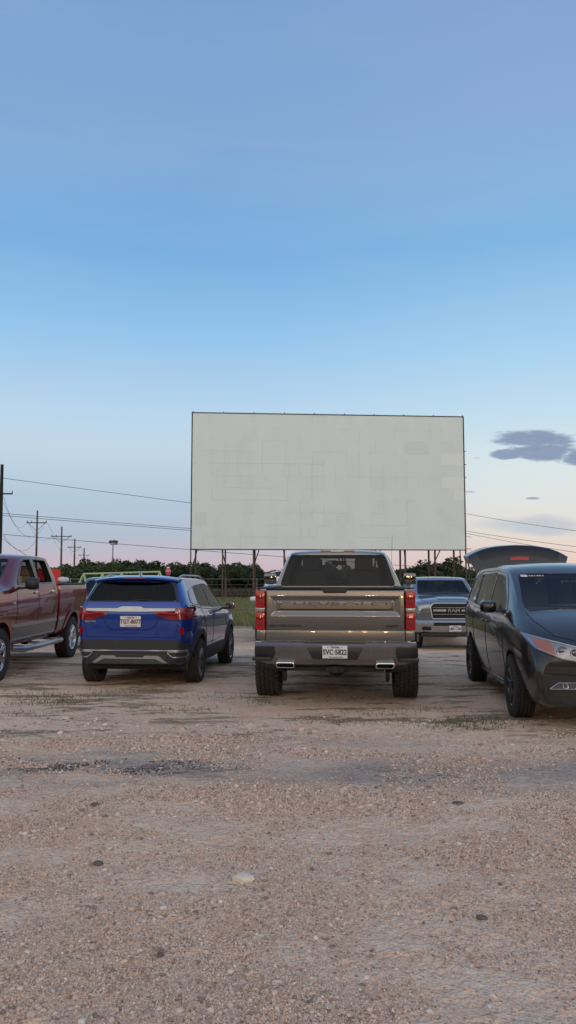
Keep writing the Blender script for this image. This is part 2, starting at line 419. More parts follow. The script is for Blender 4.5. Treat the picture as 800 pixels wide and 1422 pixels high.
WHEELS = {}
def wheel_meshes(key, r, w, rr, style, chunky=False):
    if key in WHEELS: return WHEELS[key]
    h = w / 2
    prof = [(-h + .03, rr), (-h + .004, rr + .015), (-h, rr + (r - rr) * .5), (-h + .012, r - .03), (-h + .035, r - .006)]
    ng = 4
    for g in range(ng):
        x = -h + .035 + (w - .07) * (g + .5) / ng; prof += [(x - .009, r), (x - .006, r - .010), (x + .006, r - .010), (x + .009, r)]
    prof += [(h - .035, r - .006), (h - .012, r - .03), (h, rr + (r - rr) * .5), (h - .004, rr + .015), (h - .03, rr)]
    bm = bmesh.new(); add_lathe_x(bm, prof, 64)
    n = 46 if chunky else 60
    for k in range(n):
        a = 2 * PI * k / n
        rows = ((-h + .03, .05, 0, .006), (-.055, .045, .5, .007), (0.0, .04, 0, .007), (.055, .045, .5, .007), (h - .03, .05, 0, .006)) if chunky else ((-h + .03, .03, 0, .002), (h - .03, .03, 0, .002))
        for (x, wx, ph, hh) in rows:
            aa = a + ph * 2 * PI / n
            m = Matrix.Rotation(aa, 3, 'X') @ Matrix.Rotation(.35 if chunky and abs(x) < .06 else 0, 3, 'Z')
            c = Matrix.Rotation(aa, 3, 'X') @ Vector((x, 0, r - .004))
            add_box(bm, c, (wx, 2 * PI * r / n * .55, .02 + hh), 0, m)
        if chunky:
            for s in (-1, 1):
                c = Matrix.Rotation(a, 3, 'X') @ Vector((s * (h - .006), 0, r - .045))
                add_box(bm, c, (.016, 2 * PI * r / n * .5, .05), 0, Matrix.Rotation(a, 3, 'X'))
    tyre = bm2me(bm, 'tyre', 30)
    # rim, outer side +x
    bm = bmesh.new()
    add_lathe_x(bm, [(-h + .03, rr), (-h + .03, rr - .02), (h - .045, rr - .035), (h - .02, rr - .018), (h - .012, rr - .004), (h - .02, rr + .006)], 48)
    ns, wid, split = style
    for k in range(ns):
        a0 = 2 * PI * k / ns
        for da in ((-split, split) if split else (0,)):
            a = a0 + da
            q = Matrix.Rotation(a, 3, 'X')
            b2 = bmesh.new()
            L0, L1 = .05, rr - .022
            pts = []
            for (t, ww) in ((L0, wid * 1.3), (L0 * .5 + L1 * .5, wid * .8), (L1, wid)):
                tt = (t - L0) / (L1 - L0); xo = h - .035 + .02 * tt
                pts.append([b2.verts.new(q @ Vector((xo - dx, yy, t))) for dx, yy in ((0, -ww * .3), (0, ww * .3), (.012, ww * .5), (.045, ww * .5), (.045, -ww * .5), (.012, -ww * .5))])
            for i in range(2):
                for j in range(6): b2.faces.new((pts[i][j], pts[i][(j + 1) % 6], pts[i + 1][(j + 1) % 6], pts[i + 1][j]))
            b2.faces.new(pts[0]); b2.faces.new(pts[2][::-1]); bmesh.ops.recalc_face_normals(b2, faces=b2.faces[:])
            merge(bm, b2)
    add_lathe_x(bm, [(h - .06, .001), (h - .06, .062), (h - .03, .062), (h - .022, .045), (h - .02, .001)], 20)
    for k in range(5):
        a = 2 * PI * (k + .5) / 5; add_cyl(bm, (h - .04, .052 * math.cos(a), .052 * math.sin(a)), (h - .024, .052 * math.cos(a), .052 * math.sin(a)), .008, 6)
    rim = bm2me(bm, 'rim', 35)
    bm = bmesh.new()
    add_lathe_x(bm, [(-.02, .001), (-.02, rr * .78), (.0, rr * .78), (.0, .09), (.03, .09), (.03, .001)], 32)
    add_box(bm, (.0, rr * .55, 0), (.07, .10, .2), .01)
    brake = bm2me(bm, 'brake', 35)
    WHEELS[key] = (tyre, rim, brake); return WHEELS[key]
def put_wheels(root, key, r, w, rr, style, ys, track, rimmat, tyremat='rubber', chunky=False, z=0):
    tyre, rim, brake = wheel_meshes(key, r, w, rr, style, chunky)
    for y in ys:
        for s in (-1, 1):
            wh = link('wheel', brake, M['darksteel'], root, (s * (track - w / 2), y, r + z), (R(random.uniform(0, 60)), 0, 0 if s > 0 else PI))
            link('tyre', tyre, M[tyremat], wh); link('rim', rim, M[rimmat], wh)
def seat_me(wd=.52):
    bm = bmesh.new()
    add_box(bm, (0, 0, .20), (wd, .52, .18), .05)
    add_box(bm, (0, -.27, .55), (wd * .92, .14, .62), .055, Matrix.Rotation(R(14), 3, 'X'))
    add_box(bm, (0, -.385, .955), (.27, .10, .18), .04)
    for s in (-.06, .06): add_cyl(bm, (s, -.37, .82), (s, -.37, .92), .008, 6)
    return bm2me(bm, 'seat', 40)
def mirror_part(root, x, y, z, s, paintmat, w=.20, h=.15, d=.12, glassm=True, facing=1, arm_y=0):
    """side mirror: foot, housing, glass (faces the rear)"""
    bm = bmesh.new()
    b2 = bmesh.new(); bmesh.ops.create_cube(b2, size=1)
    bmesh.ops.subdivide_edges(b2, edges=b2.edges[:], cuts=1, use_grid_fill=True)
    for v in b2.verts:
        t = v.co.y + .5
        k = 1 - .35 * t * t; v.co.x = v.co.x * w * k; v.co.z = v.co.z * h * (1 - .3 * t * t); v.co.y *= d
    b2.transform(Matrix.Translation((s * (x + w * .5 + .05), y, z)))
    me = _fin(b2, 'mb'); me2 = subsurf(me, 1); 
    hs = link('mirror', me2, paintmat, root); smooth(me2, 50)
    bm = bmesh.new(); add_box(bm, (s * (x + .0), y + .01, z - h * .32), (.16, .05, .04), .012)
    link('mirror_arm', bm2me(bm, 'arm', 40), M['black'], hs)
    bm = bmesh.new(); add_box(bm, (s * (x + w * .5 + .05), y - d * .5 + .005, z), (w * .86, .008, h * .82), .003)
    link('mirror_glass', bm2me(bm, 'mg', 40), M['mirrorglass'], hs)
    return hs

def cutbody(body, cutters):
    me = boolcut(body, cutters); smooth(me, 32); return me
def openings(root, shell, wins, lined=None, trimr=.007):
    """wins: list of (name, poly, axis, sign, mat, trim material)"""
    cut = []
    for (nm, poly, axis, sign, mt, tm) in wins:
        g = shell.patch(poly, axis, sign, grid=.07, off=.0)
        go = link(nm, g, mt, root)
        if tm is not None:
            link('window_trim', shell.line(poly, axis, sign, trimr, .06, True, .001), tm, go)
    return cut

# ------------------------------------------------------------------ pickup builder
def make_pickup(name, label, loc, rz, P):
    root = thing(name, label, P.get('cat', 'pickup truck'), loc, rz, None)
    pm = P['paint']; wb = P.get('wb', 3.72); dz = P.get('dz', 0); W = P.get('w', 1.0); rt = P.get('roof', 1.93) ; bz = P.get('rail', 1.40)
    ft = wb - 3.72
    r = P.get('r', .40)
    zb = .52 + dz; belt = bz + .0
    q = P.get('wt', 0)
    secs = [section(.93, zb, W - .02, belt, 1.02, .74 + q, rt - .07, .03),
            section(1.0, zb, W - .005, belt, 1.10, .775 + q, rt - .03, .03),
            section(1.45, zb - .03, W, belt, 1.50, .79 + q, rt - .01, .035),
            section(2.1, zb - .03, W, belt - .01, 2.05, .79 + q, rt, .035),
            section(2.75 + ft, zb - .03, W, belt - .03, 2.50 + ft, .76 + q, rt - .02, .03),
            section(3.02 + ft, zb - .03, W, belt - .04, 2.66 + ft, .755 + q, rt - .10, .03),
            section(3.30 + ft, zb - .03, W, belt - .06, 3.35 + ft, .86, belt + .01, .05),
            section(3.5 + ft, zb - .03, W, belt - .07, 3.5 + ft, .83, belt - .01, .06),
            section(4.1 + ft, zb - .03, W, belt - .10, 4.1 + ft, .80, belt - .045, .05),
            section(4.46 + ft, zb - .05, W - .02, belt - .14, 4.46 + ft, .78, belt - .10, .04),
            section(4.60 + ft, zb - .05, W - .05, belt - .25, 4.58 + ft, .74, belt - .18, .02)]
    body = loft(secs, pm, {1: .5, 2: .3, 4: [.35] * 5 + [.6] * 5, 5: [.5] * 5 + [.5] * 5}, end=.75)
    sh = Shell(body)
    # cabin void and openings
    void = loft([[(max(0, abs(x) - .05) * 1.0 if x else 0, y, z) for (x, y, z) in s] for s in
        [section(1.02, .75 + dz, W - .03, belt, 1.12, .70 + q, rt - .10, .0), section(1.2, .75 + dz, W - .03, belt, 1.25, .75 + q, rt - .065, .0),
         section(2.1, .75 + dz, W - .03, belt, 2.05, .76 + q, rt - .05, .0), section(2.7 + ft, .75 + dz, W - .03, belt - .02, 2.46 + ft, .73 + q, rt - .075, .0),
         section(3.0 + ft, .75 + dz, W - .03, belt - .05, 2.62 + ft, .72, rt - .15, 0), section(3.22 + ft, .75 + dz, W - .03, belt - .08, 3.18 + ft, .78, belt - .03, .0)]],
        P.get('inner', M['inner']), {4: .5, 5: .6}, end=.7, lv=1)
    zt = rt - .085
    s1 = rpoly([(1.24, belt + .035), (1.34, zt), (1.99, zt + .01), (1.99, belt + .03)], [.05, .06, .03, .03])
    s2 = rpoly([(2.10, belt + .03), (2.10, zt + .01), (2.42 + ft, zt - .01), (2.95 + ft, belt + .04), (2.95 + ft, belt + .02)], [.03, .03, .09, .03, .02])
    fw = rpoly([(-.74, belt + .055), (-.645, rt - .085), (.645, rt - .085), (.74, belt + .055)], .05)
    rw = rpoly(P.get('rearwin', [(-.74, belt + .06), (-.64, rt - .10), (.64, rt - .10), (.74, belt + .06)]), .05)
    openw = P.get('openwin', False)
    cut = [void, prism(s1, 'x', -2, 2, M['black']), prism(s2, 'x', -2, 2, M['black']),
           prism(fw, 'y', 2.3 + ft, 4.2 + ft, M['black']), prism(rw, 'y', .5, 1.35, M['black'])]
    for s in (-1, 1):
        b = bmesh.new(); x0, x1 = (s * .62, s * 1.3); add_lathe_x(b, [(min(x0, x1), .001), (min(x0, x1), r + .085), (max(x0, x1), r + .085), (max(x0, x1), .001)], 40)
        b.transform(Matrix.Translation((0, wb, r + .02))); bmesh.ops.recalc_face_normals(b, faces=b.faces[:])
        m_ = _fin(b, 'arch'); m_.materials.append(M['under']); cut.append(m_)
    me = cutbody(body, cut); link('body', me, None, root)
    g = P.get('glass', M['darkglass'])
    wins = [('windshield', fw, 'y', 1, P.get('wsglass', M['clearglass']), M['black']), ('rear_window', rw, 'y', -1, P.get('rglass', g), M['black'])]
    if not openw:
        for s in (-1, 1): wins += [('side_window', s1, 'x', s, g, M['gloss']), ('side_window', s2, 'x', s, g, M['gloss'])]
    openings(root, sh, wins, trimr=.009)
    if openw:
        for s in (-1, 1):
            for pl in (s1, s2): link('window_trim', sh.line(pl, 'x', s, .011, .06, True, 0), M['gloss'], root)
            link('door_pillar', sh.patch(rpoly([(1.985, belt + .02), (1.955, zt + .02), (2.135, zt + .02), (2.105, belt + .02)], .01), 'x', s, .05, .006, .02), M['gloss'] , root)
    # seams, handles
    for s in (-1, 1):
        seams = [sh.line([(1.18, belt - .01), (1.16, zb + .35), (1.3, zb + .02)], 'x', s, .0045), sh.line([(2.04, belt + .0), (2.04, zb + .0)], 'x', s, .0045),
                 sh.line([(3.06 + ft, belt - .04), (3.08 + ft, zb + .3), (3.06 + ft, zb)], 'x', s, .0045), sh.line([(1.3, zb + .03), (3.06 + ft, zb + .03)], 'x', s, .0045)]
        link('door_seam', joinme(seams), M['seam'], root)
        for y in (1.30, 2.20):
            bm = bmesh.new(); h, _ = sh.hit(y, belt - .13, 'x', s)
            add_box(bm, (h.x + s * .022, y, belt - .13), (.022, .17, .032), .009); add_box(bm, (h.x + s * .006, y, belt - .13), (.02, .10, .05), .004)
            link('door_handle', bm2me(bm, 'dh', 40), P.get('handle', pm), root)
        # front fender flare and lower cladding
        link('fender_flare', sh.patch(ringpoly(wb, r + .02, r + .08, r + .16, -22, 198), 'x', s, .05, .022, .05), P.get('flare', pm), root)
        link('headlight', sh.patch(rpoly([(s * .60, belt - .40), (s * .60, belt - .19), (s * .93, belt - .20), (s * .95, belt - .42)], .03), 'y', 1, .05, .012, .03), M['clearlens'], root)
        mirror_part(root, W + P.get('mout', -.05), 2.93 + ft, belt + P.get('mz', .12), s, P.get('mirror', M['black']), .24, .22, .14)
    # hood seam + wiper cowl
    link('cowl', sh.patch([(-.72, 3.28 + ft), (.72, 3.28 + ft), (.70, 3.36 + ft), (-.70, 3.36 + ft)], 'z', 1, .06, .006, .02), M['black'], root)
    if 'hoodcrease' in P or True:
        for s in (-1, 1): link('hood_seam', sh.line([(s * .80, 3.45 + ft), (s * .78, 4.3 + ft), (s * .70, 4.5 + ft)], 'z', 1, .005), M['seam'], root)
        link('hood_bulge', sh.patch(rpoly([(-.42, 3.6 + ft), (-.36, 4.4 + ft), (.36, 4.4 + ft), (.42, 3.6 + ft)], .06), 'z', 1, .06, .018, .03), pm, root)
    # bed
    bsec = lambda y, w, zz: [(0, y, zb), (w - .12, y, zb), (w - .06, y, zb + .1), (w, y, zb + .6), (w - .02, y, zz - .03), (w - .06, y, zz), (w * .5, y, zz), (0, y, zz)]
    bl = P.get('bed0', -1.0)
    bed = loft([bsec(bl, W - .035, bz), bsec(bl + .06, W - .01, bz), bsec(0, W, bz), bsec(.80, W, bz), bsec(.91, W - .01, bz)], pm, {1: .5, 4: .6, 5: .8}, end=.9)
    bs = Shell(bed)
    cut = []
    b = bmesh.new(); add_box(b, (0, (bl + .9) / 2, 1.5), (1.62, .84 - bl, 1.2)); c = _fin(b, 'c'); c.materials.append(M['greyplastic']); cut.append(c)
    for s in (-1, 1):
        b = bmesh.new(); x0, x1 = (s * .62, s * 1.3); add_lathe_x(b, [(min(x0, x1), .001), (min(x0, x1), r + .085), (max(x0, x1), r + .085), (max(x0, x1), .001)], 40)
        b.transform(Matrix.Translation((0, 0, r + .02))); bmesh.ops.recalc_face_normals(b, faces=b.faces[:])
        m_ = _fin(b, 'arch'); m_.materials.append(M['under']); cut.append(m_)
    me = cutbody(bed, cut); cb = link('cargo_bed', me, None, root)
    for s in (-1, 1):
        link('fender_flare', bs.patch(ringpoly(0, r + .02, r + .08, r + .16, -22, 198), 'x', s, .05, .022, .05), P.get('flare', pm), root)
        bm = bmesh.new(); add_box(bm, (s * (W - .11), (bl + .88) / 2, bz + .008), (.15, .86 - bl, .02), .006)
        link('bed_rail_cap', bm2me(bm, 'rc', 40), M['black'], cb)
    # underbody
    bm = bmesh.new()
    for s in (-1, 1):
        add_box(bm, (s * .42, 1.8, .52 + dz), (.09, 5.6, .14), .01)
        add_box(bm, (s * .52, 0, r + .06), (.07, 1.2, .05), .01)
        add_box(bm, (s * .74, -.48, .50 + dz), (.24, .012, .34), .0)
        add_box(bm, (s * .74, wb - .48, .50 + dz), (.24, .012, .34), .0)
    add_cyl(bm, (-.78, 0, r), (.78, 0, r), .045, 12); add_cyl(bm, (-.78, wb, r), (.78, wb, r), .035, 12)
    b2 = bmesh.new(); bmesh.ops.create_uvsphere(b2, u_segments=16, v_segments=10, radius=.16); b2.transform(Matrix.Translation((0, 0, r))); merge(bm, b2)
    add_cyl(bm, (-.35, -.9, .5 + dz), (-.35, .8, .5 + dz), .09, 12)
    add_box(bm, (0, -.85, .56 + dz), (1.3, .12, .10), .01)
    link('underbody', bm2me(bm, 'ub', 40), M['under'], root)
    put_wheels(root, P.get('wkey', 'truck'), r, P.get('tw', .27), P.get('rr', .235), P.get('style', (6, .05, .14)), (0, wb), P.get('track', W - .015), P.get('rim', 'alloy'), P.get('tyre', 'rubber'), P.get('chunky', False))
    # cabin
    sm_ = seat_me()
    for (x, y) in ((-.40, 2.25 + ft * .6), (.40, 2.25 + ft * .6), (-.40, 1.42), (.40, 1.42)):
        link('seat', sm_, P.get('seat', M['darkseat']), root, (x, y + .1, .78 + dz))
    bm = bmesh.new(); add_box(bm, (0, 2.98 + ft, belt - .12), (1.5, .42, .26), .05); link('dashboard', bm2me(bm, 'db', 40), M['inner'], root)
    bm = bmesh.new()
    for k in range(24):
        pass
    ring = [(-.40 + .18 * math.cos(2 * PI * k / 24), 2.68 + ft - .06 * math.sin(2 * PI * k / 24), belt - .06 + .17 * math.sin(2 * PI * k / 24)) for k in range(25)]
    add_tube(bm, ring, .014, 6, False); add_cyl(bm, (-.40, 2.68 + ft, belt - .06), (-.40, 2.9 + ft, belt - .1), .03, 8); add_box(bm, (-.40, 2.68 + ft, belt - .06), (.3, .03, .05), .01)
    link('steering_wheel', bm2me(bm, 'sw', 40), M['inner'], root)
    bm = bmesh.new(); add_box(bm, (0, 2.62 + ft, rt - .17), (.25, .03, .075), .012); add_cyl(bm, (0, 2.63 + ft, rt - .15), (0, 2.68 + ft, rt - .08), .01, 6)
    link('rear_view_mirror', bm2me(bm, 'rv', 40), M['gloss'], root)
    root_info = dict(root=root, sh=sh, bs=bs, zb=zb, belt=belt, rt=rt, wb=wb, W=W, bz=bz, r=r, dz=dz, ft=ft, bl=bl, bed=cb)
    return root_info

def rear_bumper_simple(I, pm, lens=None):
    root = I['root']; W = I['W']; dz = I['dz']; bl = I['bl']; bz = I['bz']
    bm = bmesh.new(); add_box(bm, (0, bl - .02, (bz + I['zb']) / 2 + .05), (1.5, .05, bz - I['zb'] - .10), .012)
    link('tailgate', bm2me(bm, 'tg', 40), pm, root)
    bm = bmesh.new(); add_box(bm, (0, bl - .09, .60 + dz), (1.96, .2, .22), .04); link('rear_bumper', bm2me(bm, 'rb', 40), M['chrome'], root)
    for s in (-1, 1):
        link('tail_light', I['bs'].patch(rpoly([(s * .79, bz - .5), (s * .79, bz - .03), (s * .96, bz - .03), (s * .97, bz - .5)], .02), 'y', -1, .05, .02, .03), M['redlens'], root)
def front_end(I, pm, chrome, words=None, plate=None):
    """grille, bumper, fog lights on the nose of a pickup"""
    root = I['root']; W = I['W']; b = I['belt']; ft = I['ft']; sh = I['sh']; y = 4.60 + ft
    link('grille', sh.patch(rpoly([(-.58, b - .55), (-.60, b - .24), (-.52, b - .17), (.52, b - .17), (.60, b - .24), (.58, b - .55)], .03), 'y', 1, .06, .012, .03), M['seam'], root)
    fr = sh.line(rpoly([(-.56, b - .56), (-.615, b - .25), (-.53, b - .155), (.53, b - .155), (.615, b - .25), (.56, b - .56)], .04), 'y', 1, .024, .05, True, .012, 8)
    g = link('grille_surround', fr, chrome, root)
    bm = bmesh.new()
    for k in range(3):
        zz = b - .27 - .085 * k
        if k == 1: continue
        add_box(bm, (0, y + .012, zz), (1.08, .015, .012), .003)
    if words:
        add_box(bm, (-.37, y + .02, b - .345), (.34, .02, .055), .01); add_box(bm, (.37, y + .02, b - .345), (.34, .02, .055), .01)
    link('grille_bar', bm2me(bm, 'gb', 40), M['satin'], g)
    if words:
        t = text_me(words, .125, .012, 1.25, .004); face_text(t, (0, y + .03, b - .345), 1); link('grille_lettering', t, M['chrome'], g)
    # bumper
    prof = [(y + .02, b - .60), (y + .10, b - .60), (y + .16, b - .66), (y + .16, b - .80), (y + .10, b - .90), (y + .0, b - .92)]
    bm = bmesh.new(); rows = []
    for i in range(17):
        t = -1 + 2 * i / 16; x = t * (W - .01); back = .16 * abs(t) ** 4
        rows.append([bm.verts.new((x, py - back, pz)) for py, pz in prof] + [bm.verts.new((x, y - .25 - 0, b - .92)), bm.verts.new((x, y - .25, b - .60))])
    for i in range(16):
        for j in range(8): bm.faces.new((rows[i][j], rows[i][(j + 1) % 8], rows[i + 1][(j + 1) % 8], rows[i + 1][j]))
    bm.faces.new(rows[0]); bm.faces.new(rows[-1][::-1]); bmesh.ops.recalc_face_normals(bm, faces=bm.faces[:])
    bp = link('front_bumper', bm2me(bm, 'fb', 40), chrome, root)
    bm = bmesh.new(); add_box(bm, (0, y + .145, b - .69), (1.1, .05, .085), .02); 
    link('air_intake', bm2me(bm, 'ai', 40), M['seam'], bp)
    for s in (-1, 1):
        bm = bmesh.new(); add_box(bm, (s * .73, y + .125, b - .80), (.24, .05, .085), .035); link('tow_slot', bm2me(bm, 'ts', 40), M['seam'], bp)
    bm = bmesh.new(); add_box(bm, (0, y - .02, b - .97), (1.7, .2, .10), .03); link('air_dam', bm2me(bm, 'ad', 40), M['black'], root)
    if plate: licence_plate(root, (plate[1], y + .175, b - .80), 1, plate[0])

# ------------------------------------------------------------------ terrain height
def sstep(a, b, x):
    t = np.clip((x - a) / (b - a), 0, 1); return t * t * (3 - 2 * t)
def zbase(y): return -.30 * float(sstep(16.4, 19.6, np.array(y, dtype=float)))
CAMH, F, PITCH = 1.6, 1060.0, math.atan(91 / 1060)
def ray(px, py):
    u, v = (px - 400) / F, (711 - py) / F
    c, s = math.cos(PITCH), math.sin(PITCH)
    return (u, c - v * s, v * c + s)
def at(px, py, Y):
    """point of the view ray at ground distance Y"""
    d = ray(px, py); k = Y / d[1]; return Vector((d[0] * k, Y, CAMH + d[2] * k))
def ground_at(px, py, z=0):
    d = ray(px, py); k = (z - CAMH) / d[2]; return Vector((d[0] * k, d[1] * k, z))

# ------------------------------------------------------------------ grey pickup, seen from the rear
def grey_pickup():
    yaw = R(-4.7)
    bump = Vector((.575, 9.47)); ax = bump + Vector((math.sin(-yaw), math.cos(yaw))) * 1.13
    pm = M['pewter']
    I = make_pickup('pickup_truck', 'grey brown pickup in the middle, its tailgate and red tail lights towards us', (ax.x, ax.y, 0), yaw,
        dict(paint=pm, wb=3.74, dz=.08, roof=2.02, rail=1.46, r=.42, rr=.25, tw=.31, track=1.075, wt=-.045, mout=.04, chunky=True, tyre='dustrubber', wkey='chunky', style=(6, .05, .12), rim='greyalloy',
             rglass=M['rearglass'], glass=M['rearglass'], flare=M['black'], bed0=-.99, w=1.015,
             rearwin=[(-.86, 1.48), (-.71, 1.935), (.71, 1.935), (.86, 1.48)], mirror=M['gloss']))
    root = I['root']; front_end(I, pm, M['chrome'])
    Y = -1.0
    # tailgate: pressed sheet with a long recessed band
    bm = bmesh.new(); nx, nz = 150, 66; x0, x1, z0, z1 = -.862, .862, .955, 1.455
    def d(x, z):
        def bx(xa, xb, za, zb_, s): 
            f = lambda t, a, b: max(0, min(1, (t - a) / s, (b - t) / s)); return min(f(x, xa, xb), f(z, za, zb_))
        a = bx(-.80, .80, 1.125, 1.365, .05)
        v = .030 * a - .022 * bx(-.72, .72, 1.19, 1.32, .022)
        v += .012 * max(0, (1.0 - z) / .045) if z < 1.0 else 0
        v += .020 * max(0, (z - 1.425) / .03) ** 2 if z > 1.425 else 0
        e = min(x - x0, x1 - x); v += .012 * max(0, 1 - e / .014) ** 2
        v -= .012 * (1 - ((z - 1.2) / .26) ** 2)
        return v
    g = [[bm.verts.new((x0 + (x1 - x0) * i / nx, Y - .035 + d(x0 + (x1 - x0) * i / nx, z0 + (z1 - z0) * j / nz), z0 + (z1 - z0) * j / nz)) for j in range(nz + 1)] for i in range(nx + 1)]
    for i in range(nx):
        for j in range(nz): bm.faces.new((g[i][j], g[i + 1][j], g[i + 1][j + 1], g[i][j + 1]))
    bnd = [e for e in bm.edges if len(e.link_faces) == 1]
    r_ = bmesh.ops.extrude_edge_only(bm, edges=bnd)
    for v in r_['geom']:
        if isinstance(v, bmesh.types.BMVert): v.co.y = Y + .05
    tg = link('tailgate', bm2me(bm, 'tailgate', 40), pm, root)
    t = text_me('CHEVROLET', .098, .003, 2.05, .0015)
    w = max(v.co.x for v in t.vertices) - min(v.co.x for v in t.vertices); t.transform(Matrix.Diagonal((1.42 / w, 1, 1, 1)))
    face_text(t, (0, Y - .032 + d(0, 1.255), 1.255), -1); link('embossed_lettering', t, M['darkpewter'], tg)
    t = text_me('SILVERADO', .034, .003, 1.7, .0012); w = max(v.co.x for v in t.vertices) - min(v.co.x for v in t.vertices); t.transform(Matrix.Diagonal((.40 / w, 1, 1, 1)))
    face_text(t, (-.62, Y - .043, 1.0), -1); link('name_badge', t, M['gloss'], tg)
    t = text_me('RST', .036, .003, 2.4, .0018, .25); face_text(t, (.70, Y - .043, 1.0), -1); link('trim_badge', t, M['gloss'], tg)
    bm = bmesh.new(); add_box(bm, (0, Y - .03, 1.432), (.27, .03, .055), .006, None, (1.25, 1)); link('tailgate_handle', bm2me(bm, 'th', 40), M['black'], tg)
    bm = bmesh.new(); add_box(bm, (0, Y + .01, 1.470), (1.74, .10, .026), .008); link('tailgate_cap', bm2me(bm, 'tc', 40), M['black'], tg)
    # lower panel and corner posts
    bm = bmesh.new(); add_box(bm, (0, Y + .0, .875), (1.724, .06, .135), .012); link('rear_panel', bm2me(bm, 'rp', 40), pm, root)
    for s in (-1, 1):
        bm = bmesh.new(); add_box(bm, (s * .925, Y + .03, .885), (.115, .10, .125), .02); link('corner_panel', bm2me(bm, 'cp', 40), pm, root)
        # tail light with three lenses
        for nm, za, zb_, mt, pr in (('tail_light', 1.225, 1.44, 'redlens', .0), ('reverse_light', 1.172, 1.222, 'clearlens', -.006), ('brake_light', .955, 1.169, 'redlens', .0)):
            bm = bmesh.new(); add_box(bm, (s * .935, Y + .015, (za + zb_) / 2), (.118, .15, zb_ - za), .022 if pr == 0 else .006)
            o = link(nm, bm2me(bm, 'tl', 40), M[mt], root)
            if pr == 0:
                bm = bmesh.new(); add_box(bm, (s * .935, Y - .060, (za + zb_) / 2), (.075, .012, (zb_ - za) * .6), .005); link('lens_insert', bm2me(bm, 'li', 40), M['darkred'], o)
    # bumper: painted bar with a plate well and black corner steps
    prof = [(.0, .80), (-.105, .80), (-.135, .77), (-.135, .70), (-.12, .60), (-.09, .535), (.0, .50)]
    bm = bmesh.new(); rows = []
    N = 40
    for i in range(N + 1):
        t = -1 + 2 * i / N; x = t * 1.0; back = .10 * abs(t) ** 5
        lowcut = .06 * float(sstep(.72, .95, np.array(abs(x))))
        rows.append([bm.verts.new((x, Y - .01 + py + back, max(pz, .50 + lowcut))) for py, pz in prof])
    for i in range(N):
        for j in range(7): bm.faces.new((rows[i][j], rows[i][(j + 1) % 7], rows[i + 1][(j + 1) % 7], rows[i + 1][j]))
    bm.faces.new(rows[0]); bm.faces.new(rows[-1][::-1]); bmesh.ops.recalc_face_normals(bm, faces=bm.faces[:])
    bp = link('rear_bumper', bm2me(bm, 'bump', 40), pm, root)
    bs = Shell(bp.data)
    link('plate_recess', bs.patch([(-.27, .600), (-.375, .80), (.375, .80), (.27, .600)], 'y', -1, .06, .006, .03), M['black'], bp)
    for s in (-1, 1):
        link('corner_step', bs.patch(rpoly([(s * 1.0, .575), (s * .77, .60), (s * .74, .66), (s * .75, .755), (s * 1.0, .745)], .02), 'y', -1, .05, .012, .05), M['black'], bp)
        bm = bmesh.new(); add_box(bm, (s * .90, Y - .11, .60), (.24, .10, .05), .02); link('step_pad', bm2me(bm, 'sp', 40), M['black'], bp)
        # oblong exhaust tip
        pr = rpoly([(-.115, -.035), (.115, -.035), (.125, .035), (-.105, .035)], .03, 5)
        bm = bmesh.new(); A = []
        for (yy, k) in ((-.16, 1.0), (.25, 1.0), (.25, .8), (-.12, .8), (-.163, .84)):
            A.append([bm.verts.new((s * .605 + s * x * (1 if k == 1 else .90), Y + yy, .53 + z * (1 if k == 1.0 else .70))) for x, z in pr])
        n = len(pr)
        for i in range(5):
            for j in range(n): bm.faces.new((A[i][j], A[i][(j + 1) % n], A[(i + 1) % 5][(j + 1) % n], A[(i + 1) % 5][j]))
        bmesh.ops.recalc_face_normals(bm, faces=bm.faces[:])
        ex = link('exhaust_tip', bm2me(bm, 'ex', 40), M['chrome'], root)
        bm = bmesh.new(); add_box(bm, (s * .605, Y + .02, .53), (.19, .01, .045)); link('exhaust_bore', bm2me(bm, 'eb', 0), M['seam'], ex)
    bm = bmesh.new(); add_box(bm, (0, Y - .02, .470), (.22, .16, .07), .01); add_box(bm, (0, Y - .10, .472), (.075, .06, .075), .006); add_box(bm, (0, Y + .02, .47), (1.2, .08, .05), .01)
    link('tow_hitch', bm2me(bm, 'hitch', 40), M['under'], root)
    licence_plate(root, (0, Y - .148, .692), -1, 'SVC 5822')
    bm = bmesh.new(); 
    vs = [bm.verts.new(((.009 if k % 2 == 0 else .005) * math.sin(PI * k / 5), Y - .1535, .688 + (.009 if k % 2 == 0 else .005) * math.cos(PI * k / 5))) for k in range(10)]; bm.faces.new(vs)
    link('plate_star', _fin(bm, 'st'), M['ink'], root)
    # tonneau, cab brake light, mirrors' stalk aerial
    bm = bmesh.new(); add_box(bm, (0, -.04, 1.452), (1.66, 1.78, .02), .006); link('bed_cover', bm2me(bm, 'bc', 40), M['black'], root)
    bm = bmesh.new(); add_box(bm, (0, 1.075, 1.925), (.52, .08, .032), .01, Matrix.Rotation(R(-12), 3, 'X')); bm.transform(Matrix.Translation((0, 0, .065))); bl = link('cab_brake_light', bm2me(bm, 'cb', 40), M['darkred'], root)
    bm = bmesh.new(); add_box(bm, (0, 1.062, 1.927), (.20, .08, .026), .006, Matrix.Rotation(R(-12), 3, 'X')); bm.transform(Matrix.Translation((0, 0, .065))); link('cargo_lamp', bm2me(bm, 'cl', 40), M['clearlens'], bl)
    bm = bmesh.new(); add_tube(bm, [(.92, 3.3, 1.40), (.935, 3.27, 1.9), (.945, 3.2, 2.36)], [.006, .004, .003], 6); link('antenna', bm2me(bm, 'an', 40), M['gloss'], root)
    for s in (-1, 1): link('bed_corner_seam', I['bs'].line([(s * .868, 1.44), (s * .868, .80)], 'y', -1, .004, .05, False, .0), M['seam'], root)

M['darkpewter'] = paint('dark_pewter', (.11, .085, .065), metal=.6, rough=.4)

